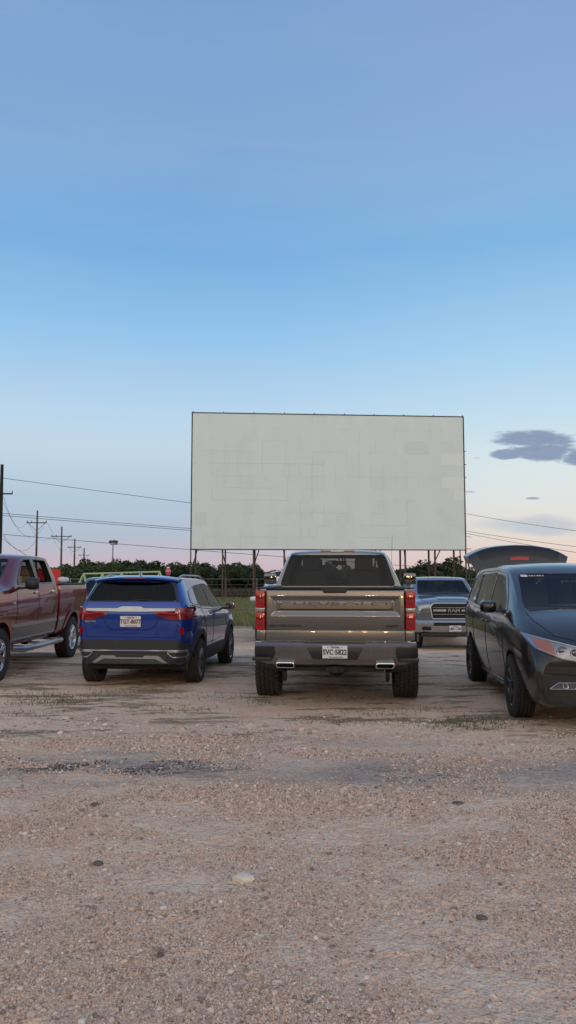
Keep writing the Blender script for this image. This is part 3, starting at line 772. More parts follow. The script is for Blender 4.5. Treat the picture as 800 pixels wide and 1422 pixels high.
# ------------------------------------------------------------------ maroon pickup on the left
def maroon_pickup():
    pm = M['maroon']
    I = make_pickup('pickup_truck', 'maroon pickup at the left edge with silver side trim and tan seats', (-5.34, 15.65, 0), R(178.9),
        dict(paint=pm, wb=3.72, roof=2.0, rail=1.47, mz=.03, mout=-.02, r=.405, rr=.245, tw=.275, openwin=True, seat=M['tan'], mirror=M['black'], handle=M['chrome'], wkey='alloyT', style=(6, .055, .16), rim='alloy'))
    root = I['root']; sh = I['sh']; bs = I['bs']; rear_bumper_simple(I, pm); front_end(I, pm, M['chrome'])
    for s in (-1, 1):
        link('lower_cladding', sh.patch([(1.0, .60), (1.0, .80), (3.18, .80), (3.22, .60)], 'x', s, .06, .006, .01), M['lower'], root)
        link('lower_cladding', bs.patch([(.57, .60), (.55, .80), (.88, .80), (.88, .60)], 'x', s, .06, .006, .01), M['lower'], root)
        link('trim_strip', sh.patch([(1.0, .79), (1.0, .845), (3.14, .845), (3.17, .79)], 'x', s, .06, .016, .02), M['satin'], root)
        link('trim_strip', sh.patch([(1.0, .585), (1.0, .61), (3.2, .61), (3.2, .585)], 'x', s, .06, .016, .02), M['satin'], root)
        link('trim_strip', bs.patch([(.56, .79), (.54, .845), (.88, .845), (.88, .79)], 'x', s, .06, .016, .02), M['satin'], root)
        bm = bmesh.new(); add_tube(bm, [(s * .90, .75, .44), (s * 1.02, .9, .42), (s * 1.03, 2.9, .42), (s * .90, 3.05, .44)], .048, 10)
        for y in (1.1, 2.0, 2.8): add_box(bm, (s * .9, y, .46), (.22, .05, .04), .008)
        link('running_board', bm2me(bm, 'rbd', 50), M['satin'], root)
        t = text_me('V6', .07, .004, 1.7, .002, .2)
        h, _ = sh.hit(3.24, 1.20, 'x', s)
        t.transform(Matrix.Rotation(PI / 2, 4, 'X')); t.transform(Matrix.Rotation(s * PI / 2, 4, 'Z')); t.transform(Matrix.Translation((h.x + s * .008, 3.24, 1.19)))
        link('fender_badge', t, M['chrome'], root)
    # white rolled mat lying across the bed rail
    bm = bmesh.new(); add_tube(bm, [(.0, -.34, 0), (.005, -.30, .0), (0, -.1, .005), (.004, .12, 0), (0, .30, .003), (0, .34, 0)], [.02, .055, .062, .06, .055, .02], 12)
    o = link('rolled_mat', bm2me(bm, 'mat', 60), M['cloth'], None, (-4.46, 15.20, 1.55), (0, 0, R(4)))
    tag(o, 'white rolled mat lying on the bed rail of the maroon pickup', 'mat')

# ------------------------------------------------------------------ compact suv and minivan share the sedan-like shell steps
def arches(ys, r, xin=.55):
    out = []
    for y in ys:
        for s in (-1, 1):
            b = bmesh.new(); x0, x1 = (s * xin, s * 1.3); add_lathe_x(b, [(min(x0, x1), .001), (min(x0, x1), r + .06), (max(x0, x1), r + .06), (max(x0, x1), .001)], 40)
            b.transform(Matrix.Translation((0, y, r + .01))); bmesh.ops.recalc_face_normals(b, faces=b.faces[:])
            m_ = _fin(b, 'arch'); m_.materials.append(M['under']); out.append(m_)
    return out

def blue_suv():
    pm = M['blue']; wb = 2.63
    root = thing('compact_suv', 'blue compact car with chrome strip between its tail lights', 'car', (-2.205, 11.93, 0), R(-5.6))
    secs = [section(-.765, .36, .74, 1.19, -.52, .58, 1.565, .03, bulge=.02), section(-.66, .34, .85, 1.17, -.42, .625, 1.59, .03),
            section(-.35, .30, .89, 1.13, -.20, .64, 1.59, .035), section(.1, .27, .90, 1.09, .15, .645, 1.575, .035), section(.95, .25, .90, 1.05, .95, .65, 1.58, .035),
            section(1.6, .25, .90, 1.03, 1.42, .63, 1.555, .03), section(1.95, .25, .90, 1.02, 1.70, .615, 1.48, .03),
            section(2.32, .25, .90, 1.00, 2.38, .74, 1.06, .05), section(2.65, .25, .895, .98, 2.65, .70, 1.03, .05), section(3.2, .27, .87, .90, 3.2, .62, .94, .04), section(3.48, .30, .74, .74, 3.45, .50, .82, .02)]
    body = loft(secs, pm, {1: .5, 4: .45, 5: .55}, end=.55)
    sh = Shell(body)
    void = loft([section(-.55, .6, .80, 1.15, -.34, .54, 1.51, 0), section(0, .55, .85, 1.08, .1, .59, 1.52, 0), section(1.2, .55, .85, 1.03, 1.2, .60, 1.525, 0),
                 section(1.85, .55, .85, .99, 1.64, .57, 1.43, 0), section(2.25, .55, .85, .95, 2.2, .66, 1.02, 0)], M['inner'], {4: .5, 5: .5}, end=.7, lv=1)
    s1 = rpoly([(.14, 1.155), (.24, 1.475), (.93, 1.50), (.93, 1.12)], [.04, .05, .03, .03]); s2 = rpoly([(1.02, 1.11), (1.02, 1.50), (1.44, 1.465), (2.08, 1.10), (2.08, 1.08)], [.03, .03, .07, .03, .02])
    q = rpoly([(-.40, 1.225), (-.28, 1.40), (.16, 1.465), (.05, 1.17)], [.03, .06, .03, .03])
    fw = rpoly([(-.68, 1.10), (-.55, 1.455), (.55, 1.455), (.68, 1.10)], .05); rw = rpoly([(-.67, 1.255), (-.56, 1.53), (.56, 1.53), (.67, 1.255)], .06)
    cut = [void, prism(s1, 'x', -2, 2, M['black']), prism(s2, 'x', -2, 2, M['black']), prism(fw, 'y', 1.5, 3, M['black']), prism(rw, 'y', -1.2, -.3, M['black'])] + arches((0, wb), .335)
    link('body', cutbody(body, cut), None, root)
    wins = [('windshield', fw, 'y', 1, M['darkglass'], M['black']), ('rear_window', rw, 'y', -1, M['darkglass'], M['gloss'])]
    for s in (-1, 1): wins += [('side_window', s1, 'x', s, M['darkglass'], M['gloss']), ('side_window', s2, 'x', s, M['darkglass'], M['gloss']), ('side_window', q, 'x', s, M['privacy'], M['gloss'])]
    openings(root, sh, wins)
    for s in (-1, 1):
        link('window_strip', sh.line([(-.42, 1.20), (.1, 1.135), (1.0, 1.085), (2.1, 1.06)], 'x', s, .009, .06, False, .004), M['satin'], root)
        link('side_cladding', sh.patch([(.38, .26), (.42, .44), (.6, .50), (2.0, .50), (2.2, .44), (2.24, .26)], 'x', s, .06, .014, .03), M['greyplastic'], root)
        for y in (0, wb): link('arch_cladding', sh.patch([p for p in ringpoly(y, .345, .395, .475, -12, 192)], 'x', s, .05, .018, .04), M['greyplastic'], root)
        link('door_seam', joinme([sh.line([(.97, 1.09), (.97, .45)], 'x', s, .004), sh.line([(.12, 1.14), (.30, .95), (.50, .55)], 'x', s, .004), sh.line([(2.1, 1.05), (2.12, .8), (2.1, .45)], 'x', s, .004)]), M['seam'], root)
        for y in (.25, 1.12):
            h, _ = sh.hit(y, .99, 'x', s); bm = bmesh.new(); add_box(bm, (h.x + s * .02, y, .99), (.02, .17, .026), .008); link('door_handle', bm2me(bm, 'h', 40), pm, root)
        bm = bmesh.new(); P_ = []
        for k in range(13):
            y = -.30 + 1.75 * k / 12; h, _ = sh.hit(s * .575, y, 'z', 1)
            P_.append((s * .585, y, h.z + .045 * min(1, min(k, 12 - k) / 1.5) + .0))
        add_tube(bm, P_, .014, 8)
        link('roof_rail', bm2me(bm, 'rr', 50), M['satin'], root)
        mirror_part(root, .86, 1.92, 1.10, s, M['gloss'], .17, .13, .12)
    bm = bmesh.new(); add_box(bm, (1.075, 1.915, 1.075), (.022, .035, .075), .008); link('turn_signal', bm2me(bm, 'ts', 40), M['orange'], root)
    # rear spoiler, lamps, chrome bar
    bm = bmesh.new()
    rows = []
    for i in range(21):
        t = -1 + 2 * i / 20; x = t * .64; a = abs(t) ** 3
        y0 = -.62 + .10 * a; zt = 1.612 - .045 * a
        rows.append([bm.verts.new(p) for p in ((x, y0, zt - .035), (x, y0, zt - .012), (x, y0 + .04, zt), (x, -.30, zt + .022 - .01 * a), (x, -.30, zt - .04))])
    for i in range(20):
        for j in range(5): bm.faces.new((rows[i][j], rows[i][(j + 1) % 5], rows[i + 1][(j + 1) % 5], rows[i + 1][j]))
    bm.faces.new(rows[0]); bm.faces.new(rows[-1][::-1]); bmesh.ops.recalc_face_normals(bm, faces=bm.faces[:])
    sp = link('roof_spoiler', bm2me(bm, 'sp', 40), pm, root)
    bm = bmesh.new(); add_box(bm, (0, -.623, 1.589), (.34, .008, .014), .003); link('high_brake_light', bm2me(bm, 'hb', 40), M['darkred'], sp)
    for s in (-1, 1):
        bm = bmesh.new(); 
        link('window_surround', sh.patch(rpoly([(s * .70, 1.24), (s * .60, 1.56), (s * .53, 1.57), (s * .57, 1.52), (s * .66, 1.245)], .01), 'y', -1, .05, .004, .01), M['gloss'], root)
        link('tail_light', sh.patch(rpoly([(s * .34, 1.065), (s * .40, 1.13), (s * .86, 1.175), (s * .88, .995), (s * .60, .99)], .025), 'y', -1, .04, .020, .04), M['darkred'], root)
        link('tail_light_side', sh.patch(rpoly([(-.62, 1.0), (-.66, 1.17), (-.42, 1.15), (-.50, 1.02)], .02), 'x', s, .04, .014, .03), M['darkred'], root)
        link('light_guide', sh.line([(s * .45, 1.095), (s * .62, 1.075), (s * .80, 1.09)], 'y', -1, .012, .05, False, .020), M['redlens'], root)
        link('reflector', sh.patch(rpoly([(s * .715, .85), (s * .735, .89), (s * .775, .87), (s * .775, .78), (s * .755, .77)], .012), 'y', -1, .04, .016, .03), M['redlens'], root)
        bar = sh.patch(rpoly([(-.66, 1.122), (-.66, 1.156), (-.20, 1.156), (-.14, 1.182), (.14, 1.182), (.20, 1.156), (.66, 1.156), (.66, 1.122), (.16, 1.108), (-.16, 1.108)], .012), 'y', -1, .05, .034, .04)
    link('chrome_bar', bar, M['satin'], root)
    t = text_me('SELTOS', .036, .002, 1.35, .001); h, _ = sh.hit(-.62, .965, 'y', -1); face_text(t, (-.60, h.y - .018, .965), -1); link('name_badge', t, M['satin'], root)
    bmp = sh.patch(rpoly([(-.86, .36), (-.87, .60), (-.70, .70), (.70, .70), (.87, .60), (.86, .36)], .03), 'y', -1, .05, .030, .05)
    bp = link('rear_bumper', bmp, M['greyplastic'], root); b2 = Shell(bmp)
    link('bumper_strip', b2.line([(-.80, .550), (.80, .550)], 'y', -1, .012, .05, False, .006), M['satin'], bp)
    for s in (-1, 1):
        link('exhaust_surround', b2.line(rpoly([(s * .54, .535), (s * .62, .455), (s * .80, .455), (s * .80, .535)], .03), 'y', -1, .011, .04, True, .004), M['satin'], bp)
    link('skid_plate', b2.patch([(-.56, .375), (-.42, .48), (-.22, .48), (-.20, .455), (.20, .455), (.22, .48), (.42, .48), (.56, .375), (.50, .375), (.38, .435), (-.38, .435), (-.50, .375)], 'y', -1, .05, .012, .02), M['satin'], bp)
    link('bumper_lip', b2.patch([(-.50, .365), (-.38, .43), (.38, .43), (.50, .365)], 'y', -1, .05, .006, .02), M['lower'], bp)
    h, _ = sh.hit(0, .96, 'y', -1); licence_plate(root, (-.0, h.y - .018, .965), -1, 'TGT-8077', M['platered'])
    link('plate_recess_line', sh.line([(-.44, 1.06), (-.36, .90), (-.28, .845), (.28, .845), (.36, .90), (.44, 1.06)], 'y', -1, .005, .05, False, 0), M['seam'], root)
    link('gate_seam', sh.line([(-.70, .98), (-.66, .74), (.66, .74), (.70, .98)], 'y', -1, .004, .05, False, 0), M['seam'], root)
    h, _ = sh.hit(.0, 1.30, 'y', -1); bm = bmesh.new(); add_tube(bm, [(.0, h.y - .02, 1.262), (.12, h.y - .02, 1.275), (.30, h.y - .015, 1.268)], [.012, .009, .006], 6); link('rear_wiper', bm2me(bm, 'rw', 40), M['black'], root)
    bm = bmesh.new(); add_box(bm, (.0, -.30, 1.655), (.02, .11, .085), .008, None, (.4, .4)); link('antenna_fin', bm2me(bm, 'af', 40), pm, root)
    bm = bmesh.new(); add_box(bm, (0, 1.3, .30), (1.5, 3.6, .10), .02); add_cyl(bm, (-.7, 0, .33), (.7, 0, .33), .04); add_cyl(bm, (-.7, wb, .33), (.7, wb, .33), .04); link('underbody', bm2me(bm, 'ub', 40), M['under'], root)
    put_wheels(root, 'suv', .335, .225, .225, (5, .045, .18), (0, wb), .895, 'greyalloy', 'dustrubber')
    sm_ = seat_me(.5)
    for (x, y) in ((-.36, 1.15), (.36, 1.15), (-.36, .35), (.36, .35)): link('seat', sm_, M['darkseat'], root, (x, y, .55))
    bm = bmesh.new(); add_box(bm, (0, 2.0, .93), (1.3, .4, .2), .05); link('dashboard', bm2me(bm, 'db', 40), M['inner'], root)
    # lamp on the roof
    b = thing('roof_lamp', 'small rounded red and pink lamp standing on the roof of the blue car', 'lamp', (-2.02, 12.9, 1.612), 0)
    bm = bmesh.new(); add_tube(bm, [(0, 0, 0), (0, 0, .03)], [.035, .03], 12); link('lamp_base', bm2me(bm, 'b', 40), M['black'], b)
    bm = bmesh.new(); add_tube(bm, [(0, 0, .03), (0, 0, .05), (0, 0, .09), (0, 0, .125), (0, 0, .145)], [.028, .04, .044, .036, .014], 14); link('lamp_dome', bm2me(bm, 'd', 60), M['redlens2'], b)
    bm = bmesh.new(); add_tube(bm, [(0, 0, .145), (0, 0, .16), (0, 0, .17)], [.030, .026, .008], 12); link('lamp_cap', bm2me(bm, 'c', 60), M['plate'], b)
M['platered'] = simple('plate_ink_rust', (.12, .035, .02), .6)
M['redlens2'] = simple('pink_red_dome', (.65, .07, .07), .2, coat=1)

def make_minivan(name, label, loc, rz, pm, rimkey='blackalloy', front=True, sticker=False, seat='greyseat', r=.35):
    wb = 3.0; root = thing(name, label, 'minivan', loc, rz)
    secs = [section(-1.03, .34, .88, 1.18, -.80, .70, 1.66, .04), section(-.88, .30, .96, 1.16, -.66, .74, 1.71, .045), section(0, .26, 1.0, 1.15, 0, .77, 1.75, .055),
            section(1.2, .24, 1.005, 1.13, 1.2, .78, 1.77, .055), section(2.15, .24, 1.005, 1.11, 1.80, .75, 1.725, .05), section(2.5, .24, 1.0, 1.11, 2.04, .74, 1.65, .045),
            section(3.0, .24, 1.0, 1.09, 2.98, .86, 1.19, .06), section(3.3, .24, .995, 1.03, 3.26, .82, 1.14, .06), section(3.70, .25, .98, .89, 3.68, .76, 1.00, .06), section(3.94, .26, .89, .68, 3.92, .62, .86, .03)]
    body = loft(secs, pm, {1: .5, 4: [.35] * 5 + [.75] * 4, 5: [.45] * 5 + [.6] * 4}, end=.65)
    sh = Shell(body)
    void = loft([section(-1.2, .6, .85, 1.14, -1.0, .66, 1.54, 0), section(-.7, .55, .93, 1.14, -.6, .69, 1.63, 0), section(1.2, .5, .95, 1.10, 1.2, .72, 1.71, 0), section(2.15, .5, .95, 1.08, 1.78, .69, 1.65, 0),
                 section(2.45, .5, .95, 1.07, 2.0, .67, 1.57, 0), section(2.95, .5, .94, 1.05, 2.85, .74, 1.14, 0)], M['inner'], {4: .5, 5: .5}, end=.7, lv=1)
    s2 = rpoly([(1.46, 1.17), (1.46, 1.65), (1.82, 1.625), (2.50, 1.20), (2.50, 1.17)], [.03, .03, .08, .03, .02]); s1 = rpoly([(.36, 1.20), (.36, 1.65), (1.36, 1.665), (1.36, 1.17)], .035)
    q = rpoly([(-.66, 1.25), (-.50, 1.55), (.26, 1.65), (.26, 1.205)], [.04, .08, .03, .03])
    fw = rpoly([(-.80, 1.245), (-.665, 1.65), (.665, 1.65), (.80, 1.245)], .06)
    cut = [void, prism(s1, 'x', -2, 2, M['black']), prism(s2, 'x', -2, 2, M['black']), prism(q, 'x', -2, 2, M['black']), prism(fw, 'y', 1.9, 4, M['black'])] + arches((0, wb), r)
    link('body', cutbody(body, cut), None, root)
    wins = [('windshield', fw, 'y', 1, M['clearglass'], M['gloss'])]
    for s in (-1, 1): wins += [('side_window', s2, 'x', s, M['clearglass'], M['gloss']), ('side_window', s1, 'x', s, M['rearglass'], M['gloss']), ('side_window', q, 'x', s, M['rearglass'], M['gloss'])]
    openings(root, sh, wins)
    for s in (-1, 1):
        link('chrome_window_line', joinme([sh.line([(-.72, 1.24), (-.52, 1.595), (.3, 1.69), (1.4, 1.70), (1.85, 1.66), (2.2, 1.46), (2.55, 1.2)], 'x', s, .010, .05, False, .003), sh.line([(-.72, 1.23), (.3, 1.17), (1.4, 1.14), (2.55, 1.15)], 'x', s, .011, .05, False, .003)]), M['satin'], root)
        link('door_seam', joinme([sh.line([(1.41, 1.05), (1.41, .5), (1.44, .32)], 'x', s, .005), sh.line([(.30, 1.09), (.34, .8), (.5, .35)], 'x', s, .005), sh.line([(2.53, 1.06), (2.56, .8), (2.55, .35)], 'x', s, .005), sh.line([(.5, .34), (2.5, .34)], 'x', s, .005)]), M['seam'], root)
        link('slide_rail', sh.line([(-.8, 1.03), (.3, 1.0)], 'x', s, .010), M['seam'], root)
        link('sill', sh.patch([(.42, .27), (.42, .31), (2.6, .31), (2.6, .27)], 'x', s, .06, .03, .04), M['satin'] if False else pm, root)
        for y in (1.27, 1.58):
            h, _ = sh.hit(y, 1.02, 'x', s); bm = bmesh.new(); add_box(bm, (h.x + s * .022, y, 1.02), (.024, .18, .03), .01); link('door_handle', bm2me(bm, 'h', 40), pm, root)
        mirror_part(root, .94, 2.36, 1.235, s, M['gloss'] if pm is M['charcoal'] else pm, .22, .165, .15)
        hl = sh.patch(rpoly([(s * .95, 1.0), (s * .60, .915), (s * .40, .865), (s * .42, .715), (s * .62, .745), (s * .88, .85)], [.02, .02, .02, .02, .03, .04]), 'y', 1, .04, .018, .04)
        ho = link('headlight', hl, M['clearlens'], root); hs = Shell(hl)
        link('turn_lamp', hs.patch(rpoly([(s * .885, .955), (s * .725, .92), (s * .70, .79), (s * .84, .845)], .015), 'y', 1, .03, .014, .02), M['amber'], ho)
        for (x, zz, rr_) in ((.635, .835, .058), (.51, .815, .050)):
            p, _ = hs.hit(s * x, zz, 'y', 1); bm = bmesh.new()
            add_lathe_x(bm, [(0, rr_), (.012, rr_ * .92), (.006, rr_ * .7), (.0, rr_ * .68)], 20); bm.transform(Matrix.Translation((p.x, p.y, p.z)) @ Matrix.Rotation(PI / 2, 4, 'Z') )
            link('lamp_ring', bm2me(bm, 'lr', 40), M['satin'], ho)
            bm = bmesh.new(); bmesh.ops.create_uvsphere(bm, u_segments=14, v_segments=8, radius=rr_ * .66); bm.transform(Matrix.Translation((p.x, p.y, p.z)) @ Matrix.Diagonal((1, .4, 1, 1)))
            link('lamp_bulb', bm2me(bm, 'lb', 60), M['lampgrey'], ho)
        link('headlight_rim', hs.line(rpoly([(s * .915, .975), (s * .60, .905), (s * .41, .855), (s * .43, .725), (s * .62, .753), (s * .86, .855)], .02), 'y', 1, .008, .04, True, .004), M['satin'], ho)
        link('fog_recess', sh.patch(rpoly([(s * .90, .38), (s * .74, .545), (s * .40, .545), (s * .34, .38)], .02), 'y', 1, .05, .006, .02), M['black'], root)
        fo = link('fog_light', sh.patch(rpoly([(s * .78, .45), (s * .69, .515), (s * .48, .515), (s * .52, .45)], .015), 'y', 1, .04, .018, .02), M['lampgrey'], root)
        p, _ = sh.hit(s * .62, .483, 'y', 1); bm = bmesh.new(); add_lathe_x(bm, [(0, .034), (.014, .030), (.008, .022), (.0, .020)], 20); bm.transform(Matrix.Translation((p.x, p.y + .020, p.z)) @ Matrix.Rotation(PI / 2, 4, 'Z'))
        link('fog_ring', bm2me(bm, 'fr', 40), M['chrome'], fo)
        link('fog_rim', sh.line(rpoly([(s * .78, .45), (s * .69, .515), (s * .48, .515), (s * .52, .45)], .01), 'y', 1, .006, .04, True, .02), M['satin'], fo)
        link('bumper_crease', sh.line([(s * .93, .62), (s * .7, .60), (s * .3, .585)], 'y', 1, .005, .05, False, 0), M['seam'], root)
        for zz in (.80,): link('hood_seam', sh.line([(s * .80, 3.05), (s * .78, 3.35), (s * .66, 3.72), (s * .45, 3.84)], 'z', 1, .005), M['seam'], root)
    g = sh.patch(rpoly([(-.38, .60), (-.36, .83), (.36, .83), (.38, .60)], .04), 'y', 1, .05, .012, .02); go = link('grille', g, M['gloss'], root); gs = Shell(g)
    link('grille_bar', joinme([gs.line([(-.35, .80), (.35, .80)], 'y', 1, .018, .05, False, .005), gs.line([(-.33, .70), (.33, .70)], 'y', 1, .010, .05, False, .005)]), M['chrome'], go)
    link('lower_intake', sh.patch(rpoly([(-.30, .33), (-.26, .46), (.26, .46), (.30, .33)], .03), 'y', 1, .05, .008, .02), M['black'], root)
    link('cowl', sh.patch([(-.74, 2.93), (.74, 2.93), (.76, 3.02), (-.76, 3.02)], 'z', 1, .05, .008, .02), M['black'], root)
    for s in (-1, 1):
        a, _ = sh.hit(s * .1 - .3, 2.98, 'z', 1)
        P_ = []
        for k in range(6):
            x = -.66 + .60 * k / 5 + (.70 if s > 0 else 0); h, _ = sh.hit(x, 1.26 + .012 * k / 5, 'y', 1)
            if h is not None: P_.append(h + Vector((0, .02, .0)))
        bm = bmesh.new(); add_tube(bm, P_, .008, 6); link('wiper', bm2me(bm, 'wp', 40), M['black'], root)
    if sticker:
        w = Shell(sh.patch(fw, 'y', 1, .07, .0))
        link('sticker', w.patch(rpoly([(-.645, 1.61), (-.645, 1.635), (-.56, 1.635), (-.56, 1.61)], .012), 'y', 1, .03, .004, .003), M['plate'], root)
        # facing +y the reader sees x mirrored: the sticker sits on the car's right
        bm = bmesh.new()
        for k, ww in enumerate((.018, .03, .012, .026, .022, .016)):
            h, _ = w.hit(.54 - k * .032, 1.572, 'y', 1)
        for k, ww in enumerate((.018, .026, .012, .024, .022, .016)):
            x = .535 - k * .032; h, _ = w.hit(x, 1.622, 'y', 1); add_box(bm, (x, h.y + .004, 1.622), (ww, .003, .016))
        link('sticker', w.patch(rpoly([(.56, 1.61), (.56, 1.637), (.645, 1.637), (.645, 1.61)], .012), 'y', 1, .03, .004, .003), M['plate'], root)
        link('sticker_lettering', _fin(bm, 'sl'), M['plate'], root)
    # raised liftgate, hinged at the rear edge of the roof
    bm = bmesh.new(); NU, NV = 24, 16; top = []; bot = []
    for i in range(NU + 1):
        u = -1 + 2 * i / NU; ct, cb = [], []
        for j in range(NV + 1):
            v = j / NV; wv = .68 + .18 * math.sin(PI * min(1, v * 1.25) * .5) - .10 * max(0, v - .75) * 4 * abs(u)
            x = u * wv; vv = min(1, v / .5); y = -.80 - (.26 * vv + .72 * max(0, v - .5) * 2) * (1 - .10 * abs(u) ** 3); z = 1.75 + .40 * (1 - (1 - vv) ** 1.6) + .05 * max(0, v - .5) * 2 - .05 * (v > .8) * (v - .8) * 5 - .17 * abs(u) ** 3.2 - .03 * abs(u)
            ct.append(bm.verts.new((x, y, z))); cb.append(bm.verts.new((x * .95, y + .02, z - .07 - .05 * abs(u))))
        top.append(ct); bot.append(cb)
    for i in range(NU):
        for j in range(NV):
            bm.faces.new((top[i][j], top[i + 1][j], top[i + 1][j + 1], top[i][j + 1])); bm.faces.new((bot[i][j], bot[i][j + 1], bot[i + 1][j + 1], bot[i + 1][j]))
    for i in range(NU):
        bm.faces.new((top[i][0], bot[i][0], bot[i + 1][0], top[i + 1][0])); bm.faces.new((top[i][NV], top[i + 1][NV], bot[i + 1][NV], bot[i][NV]))
    for j in range(NV):
        bm.faces.new((top[0][j], top[0][j + 1], bot[0][j + 1], bot[0][j])); bm.faces.new((top[NU][j], bot[NU][j], bot[NU][j + 1], top[NU][j + 1]))
    bmesh.ops.recalc_face_normals(bm, faces=bm.faces[:])
    gm = bm2me(bm, 'gate', 50); gate = link('liftgate', gm, pm, root); gsh = Shell(gm)
    link('rear_window', gsh.patch(rpoly([(-.62, -.90), (-.70, -1.02), (.70, -1.02), (.62, -.90)], .03), 'z', 1, .05, .006, .01), M['privacy'], gate)
    link('high_brake_light', gsh.patch([(-.15, -.866), (.15, -.866), (.15, -.886), (-.15, -.886)], 'z', 1, .05, .012, .02), M['redlens'], gate)
    for s in (-1, 1):
        bm = bmesh.new(); add_cyl(bm, (s * .80, -.86, 1.40), (s * .78, -1.30, 1.85), .012, 8); link('gas_strut', bm2me(bm, 'gs', 40), M['black'], root)
        link('tail_light', sh.patch(rpoly([(-.98, .95), (-.82, 1.35), (-.72, 1.35), (-.80, .95)], .02), 'x', s, .05, .010, .02), M['redlens'], root)
    bm = bmesh.new(); add_box(bm, (0, -.97, .45), (1.7, .16, .26), .05); link('rear_bumper', bm2me(bm, 'rb', 40), pm, root)
    bm = bmesh.new(); add_box(bm, (0, 1.4, .28), (1.6, 4.2, .10), .02); add_cyl(bm, (-.7, 0, .33), (.7, 0, .33), .04); add_cyl(bm, (-.7, wb, .33), (.7, wb, .33), .04); link('underbody', bm2me(bm, 'ub', 40), M['under'], root)
    put_wheels(root, 'van' + rimkey, r, .24, .225, (5, .055, .17), (0, wb), 1.0, rimkey, 'rubber')
    sm_ = seat_me(.54)
    for (x, y) in ((-.42, 1.85), (.42, 1.85), (-.42, .85), (.42, .85), (-.42, -.1), (.42, -.1)): link('seat', sm_, M[seat], root, (x, y, .66))
    bm = bmesh.new(); add_box(bm, (0, 2.62, 1.07), (1.66, .55, .20), .06); link('dashboard', bm2me(bm, 'db', 40), M['inner'], root)
    bm = bmesh.new(); ring = [(-.42 + .18 * math.cos(2 * PI * k / 24), 2.30 - .08 * math.sin(2 * PI * k / 24), 1.05 + .16 * math.sin(2 * PI * k / 24)) for k in range(25)]
    add_tube(bm, ring, .014, 6, False); add_box(bm, (-.42, 2.32, 1.05), (.3, .03, .05), .01); link('steering_wheel', bm2me(bm, 'sw', 40), M['inner'], root)
    bm = bmesh.new(); add_box(bm, (0, 2.02, 1.53), (.24, .03, .07), .012); add_cyl(bm, (0, 2.03, 1.55), (0, 2.1, 1.6), .01, 6); link('rear_view_mirror', bm2me(bm, 'rv', 40), M['gloss'], root)
    return dict(root=root, sh=sh)
M['lampgrey'] = simple('lamp_glass', (.10, .11, .12), .05, metal=.6, coat=1)

grey_pickup(); maroon_pickup(); blue_suv()
make_minivan('minivan', 'dark grey minivan with raised tailgate at the right edge, facing us', (3.80, 11.90, 0), R(175.4), M['charcoal'], sticker=True)
make_minivan('minivan', 'white minivan with raised tailgate mostly hidden behind the grey pickup', (.02, 26.2, -.30), R(180), M['white'], 'greyalloy')

# silver blue pickup facing the camera, behind on the right
I = make_pickup('pickup_truck', 'silver blue pickup facing us between the grey pickup and the dark minivan', (4.42, 24.75, -.30), R(179.0),
    dict(paint=M['steelblue'], roof=1.90, rail=1.38, r=.40, wkey='ram', rim='alloy', mirror=M['chrome'], wsglass=M['clearglass'], seat=M['greyseat']))
rear_bumper_simple(I, M['steelblue']); front_end(I, M['steelblue'], M['satin'], 'RAM', ('LBK-1726', 0))
b = thing('cap', 'white baseball cap lying on the dashboard of the silver blue pickup', 'cap', (4.37, 21.35, 1.03), R(170))
bm = bmesh.new(); bmesh.ops.create_uvsphere(bm, u_segments=20, v_segments=10, radius=.095); 
bmesh.ops.bisect_plane(bm, geom=bm.verts[:] + bm.edges[:] + bm.faces[:], plane_co=(0, 0, -.01), plane_no=(0, 0, 1), clear_inner=True); bm.transform(Matrix.Diagonal((1, 1.1, 1.15, 1)))
link('crown', bm2me(bm, 'c', 60), M['cloth'], b)
bm = bmesh.new(); pr = [(.085 * math.cos(a), .085 * math.sin(a) + (.10 * math.sin(a) if a > 0 else 0)) for a in [PI * k / 14 for k in range(15)]]
A = [bm.verts.new((x, y, 0 - .25 * x * x * 4)) for x, y in pr]; B = [bm.verts.new((x, y, .006 - .25 * x * x * 4)) for x, y in pr]; bm.faces.new(A[::-1]); bm.faces.new(B)
for i in range(15): bm.faces.new((A[i], A[(i + 1) % 15], B[(i + 1) % 15], B[i]))
link('brim', bm2me(bm, 'br', 40), M['cloth'], b)
I = make_pickup('pickup_truck', 'dark teal pickup between the maroon pickup and the blue car, mostly hidden', (-5.12, 24.9, -.30), R(180),
    dict(paint=M['navy'], roof=1.90, rail=1.38, r=.40, wkey='ram', rim='alloy', mirror=M['black']))
rear_bumper_simple(I, M['navy']); front_end(I, M['navy'], M['chrome'])

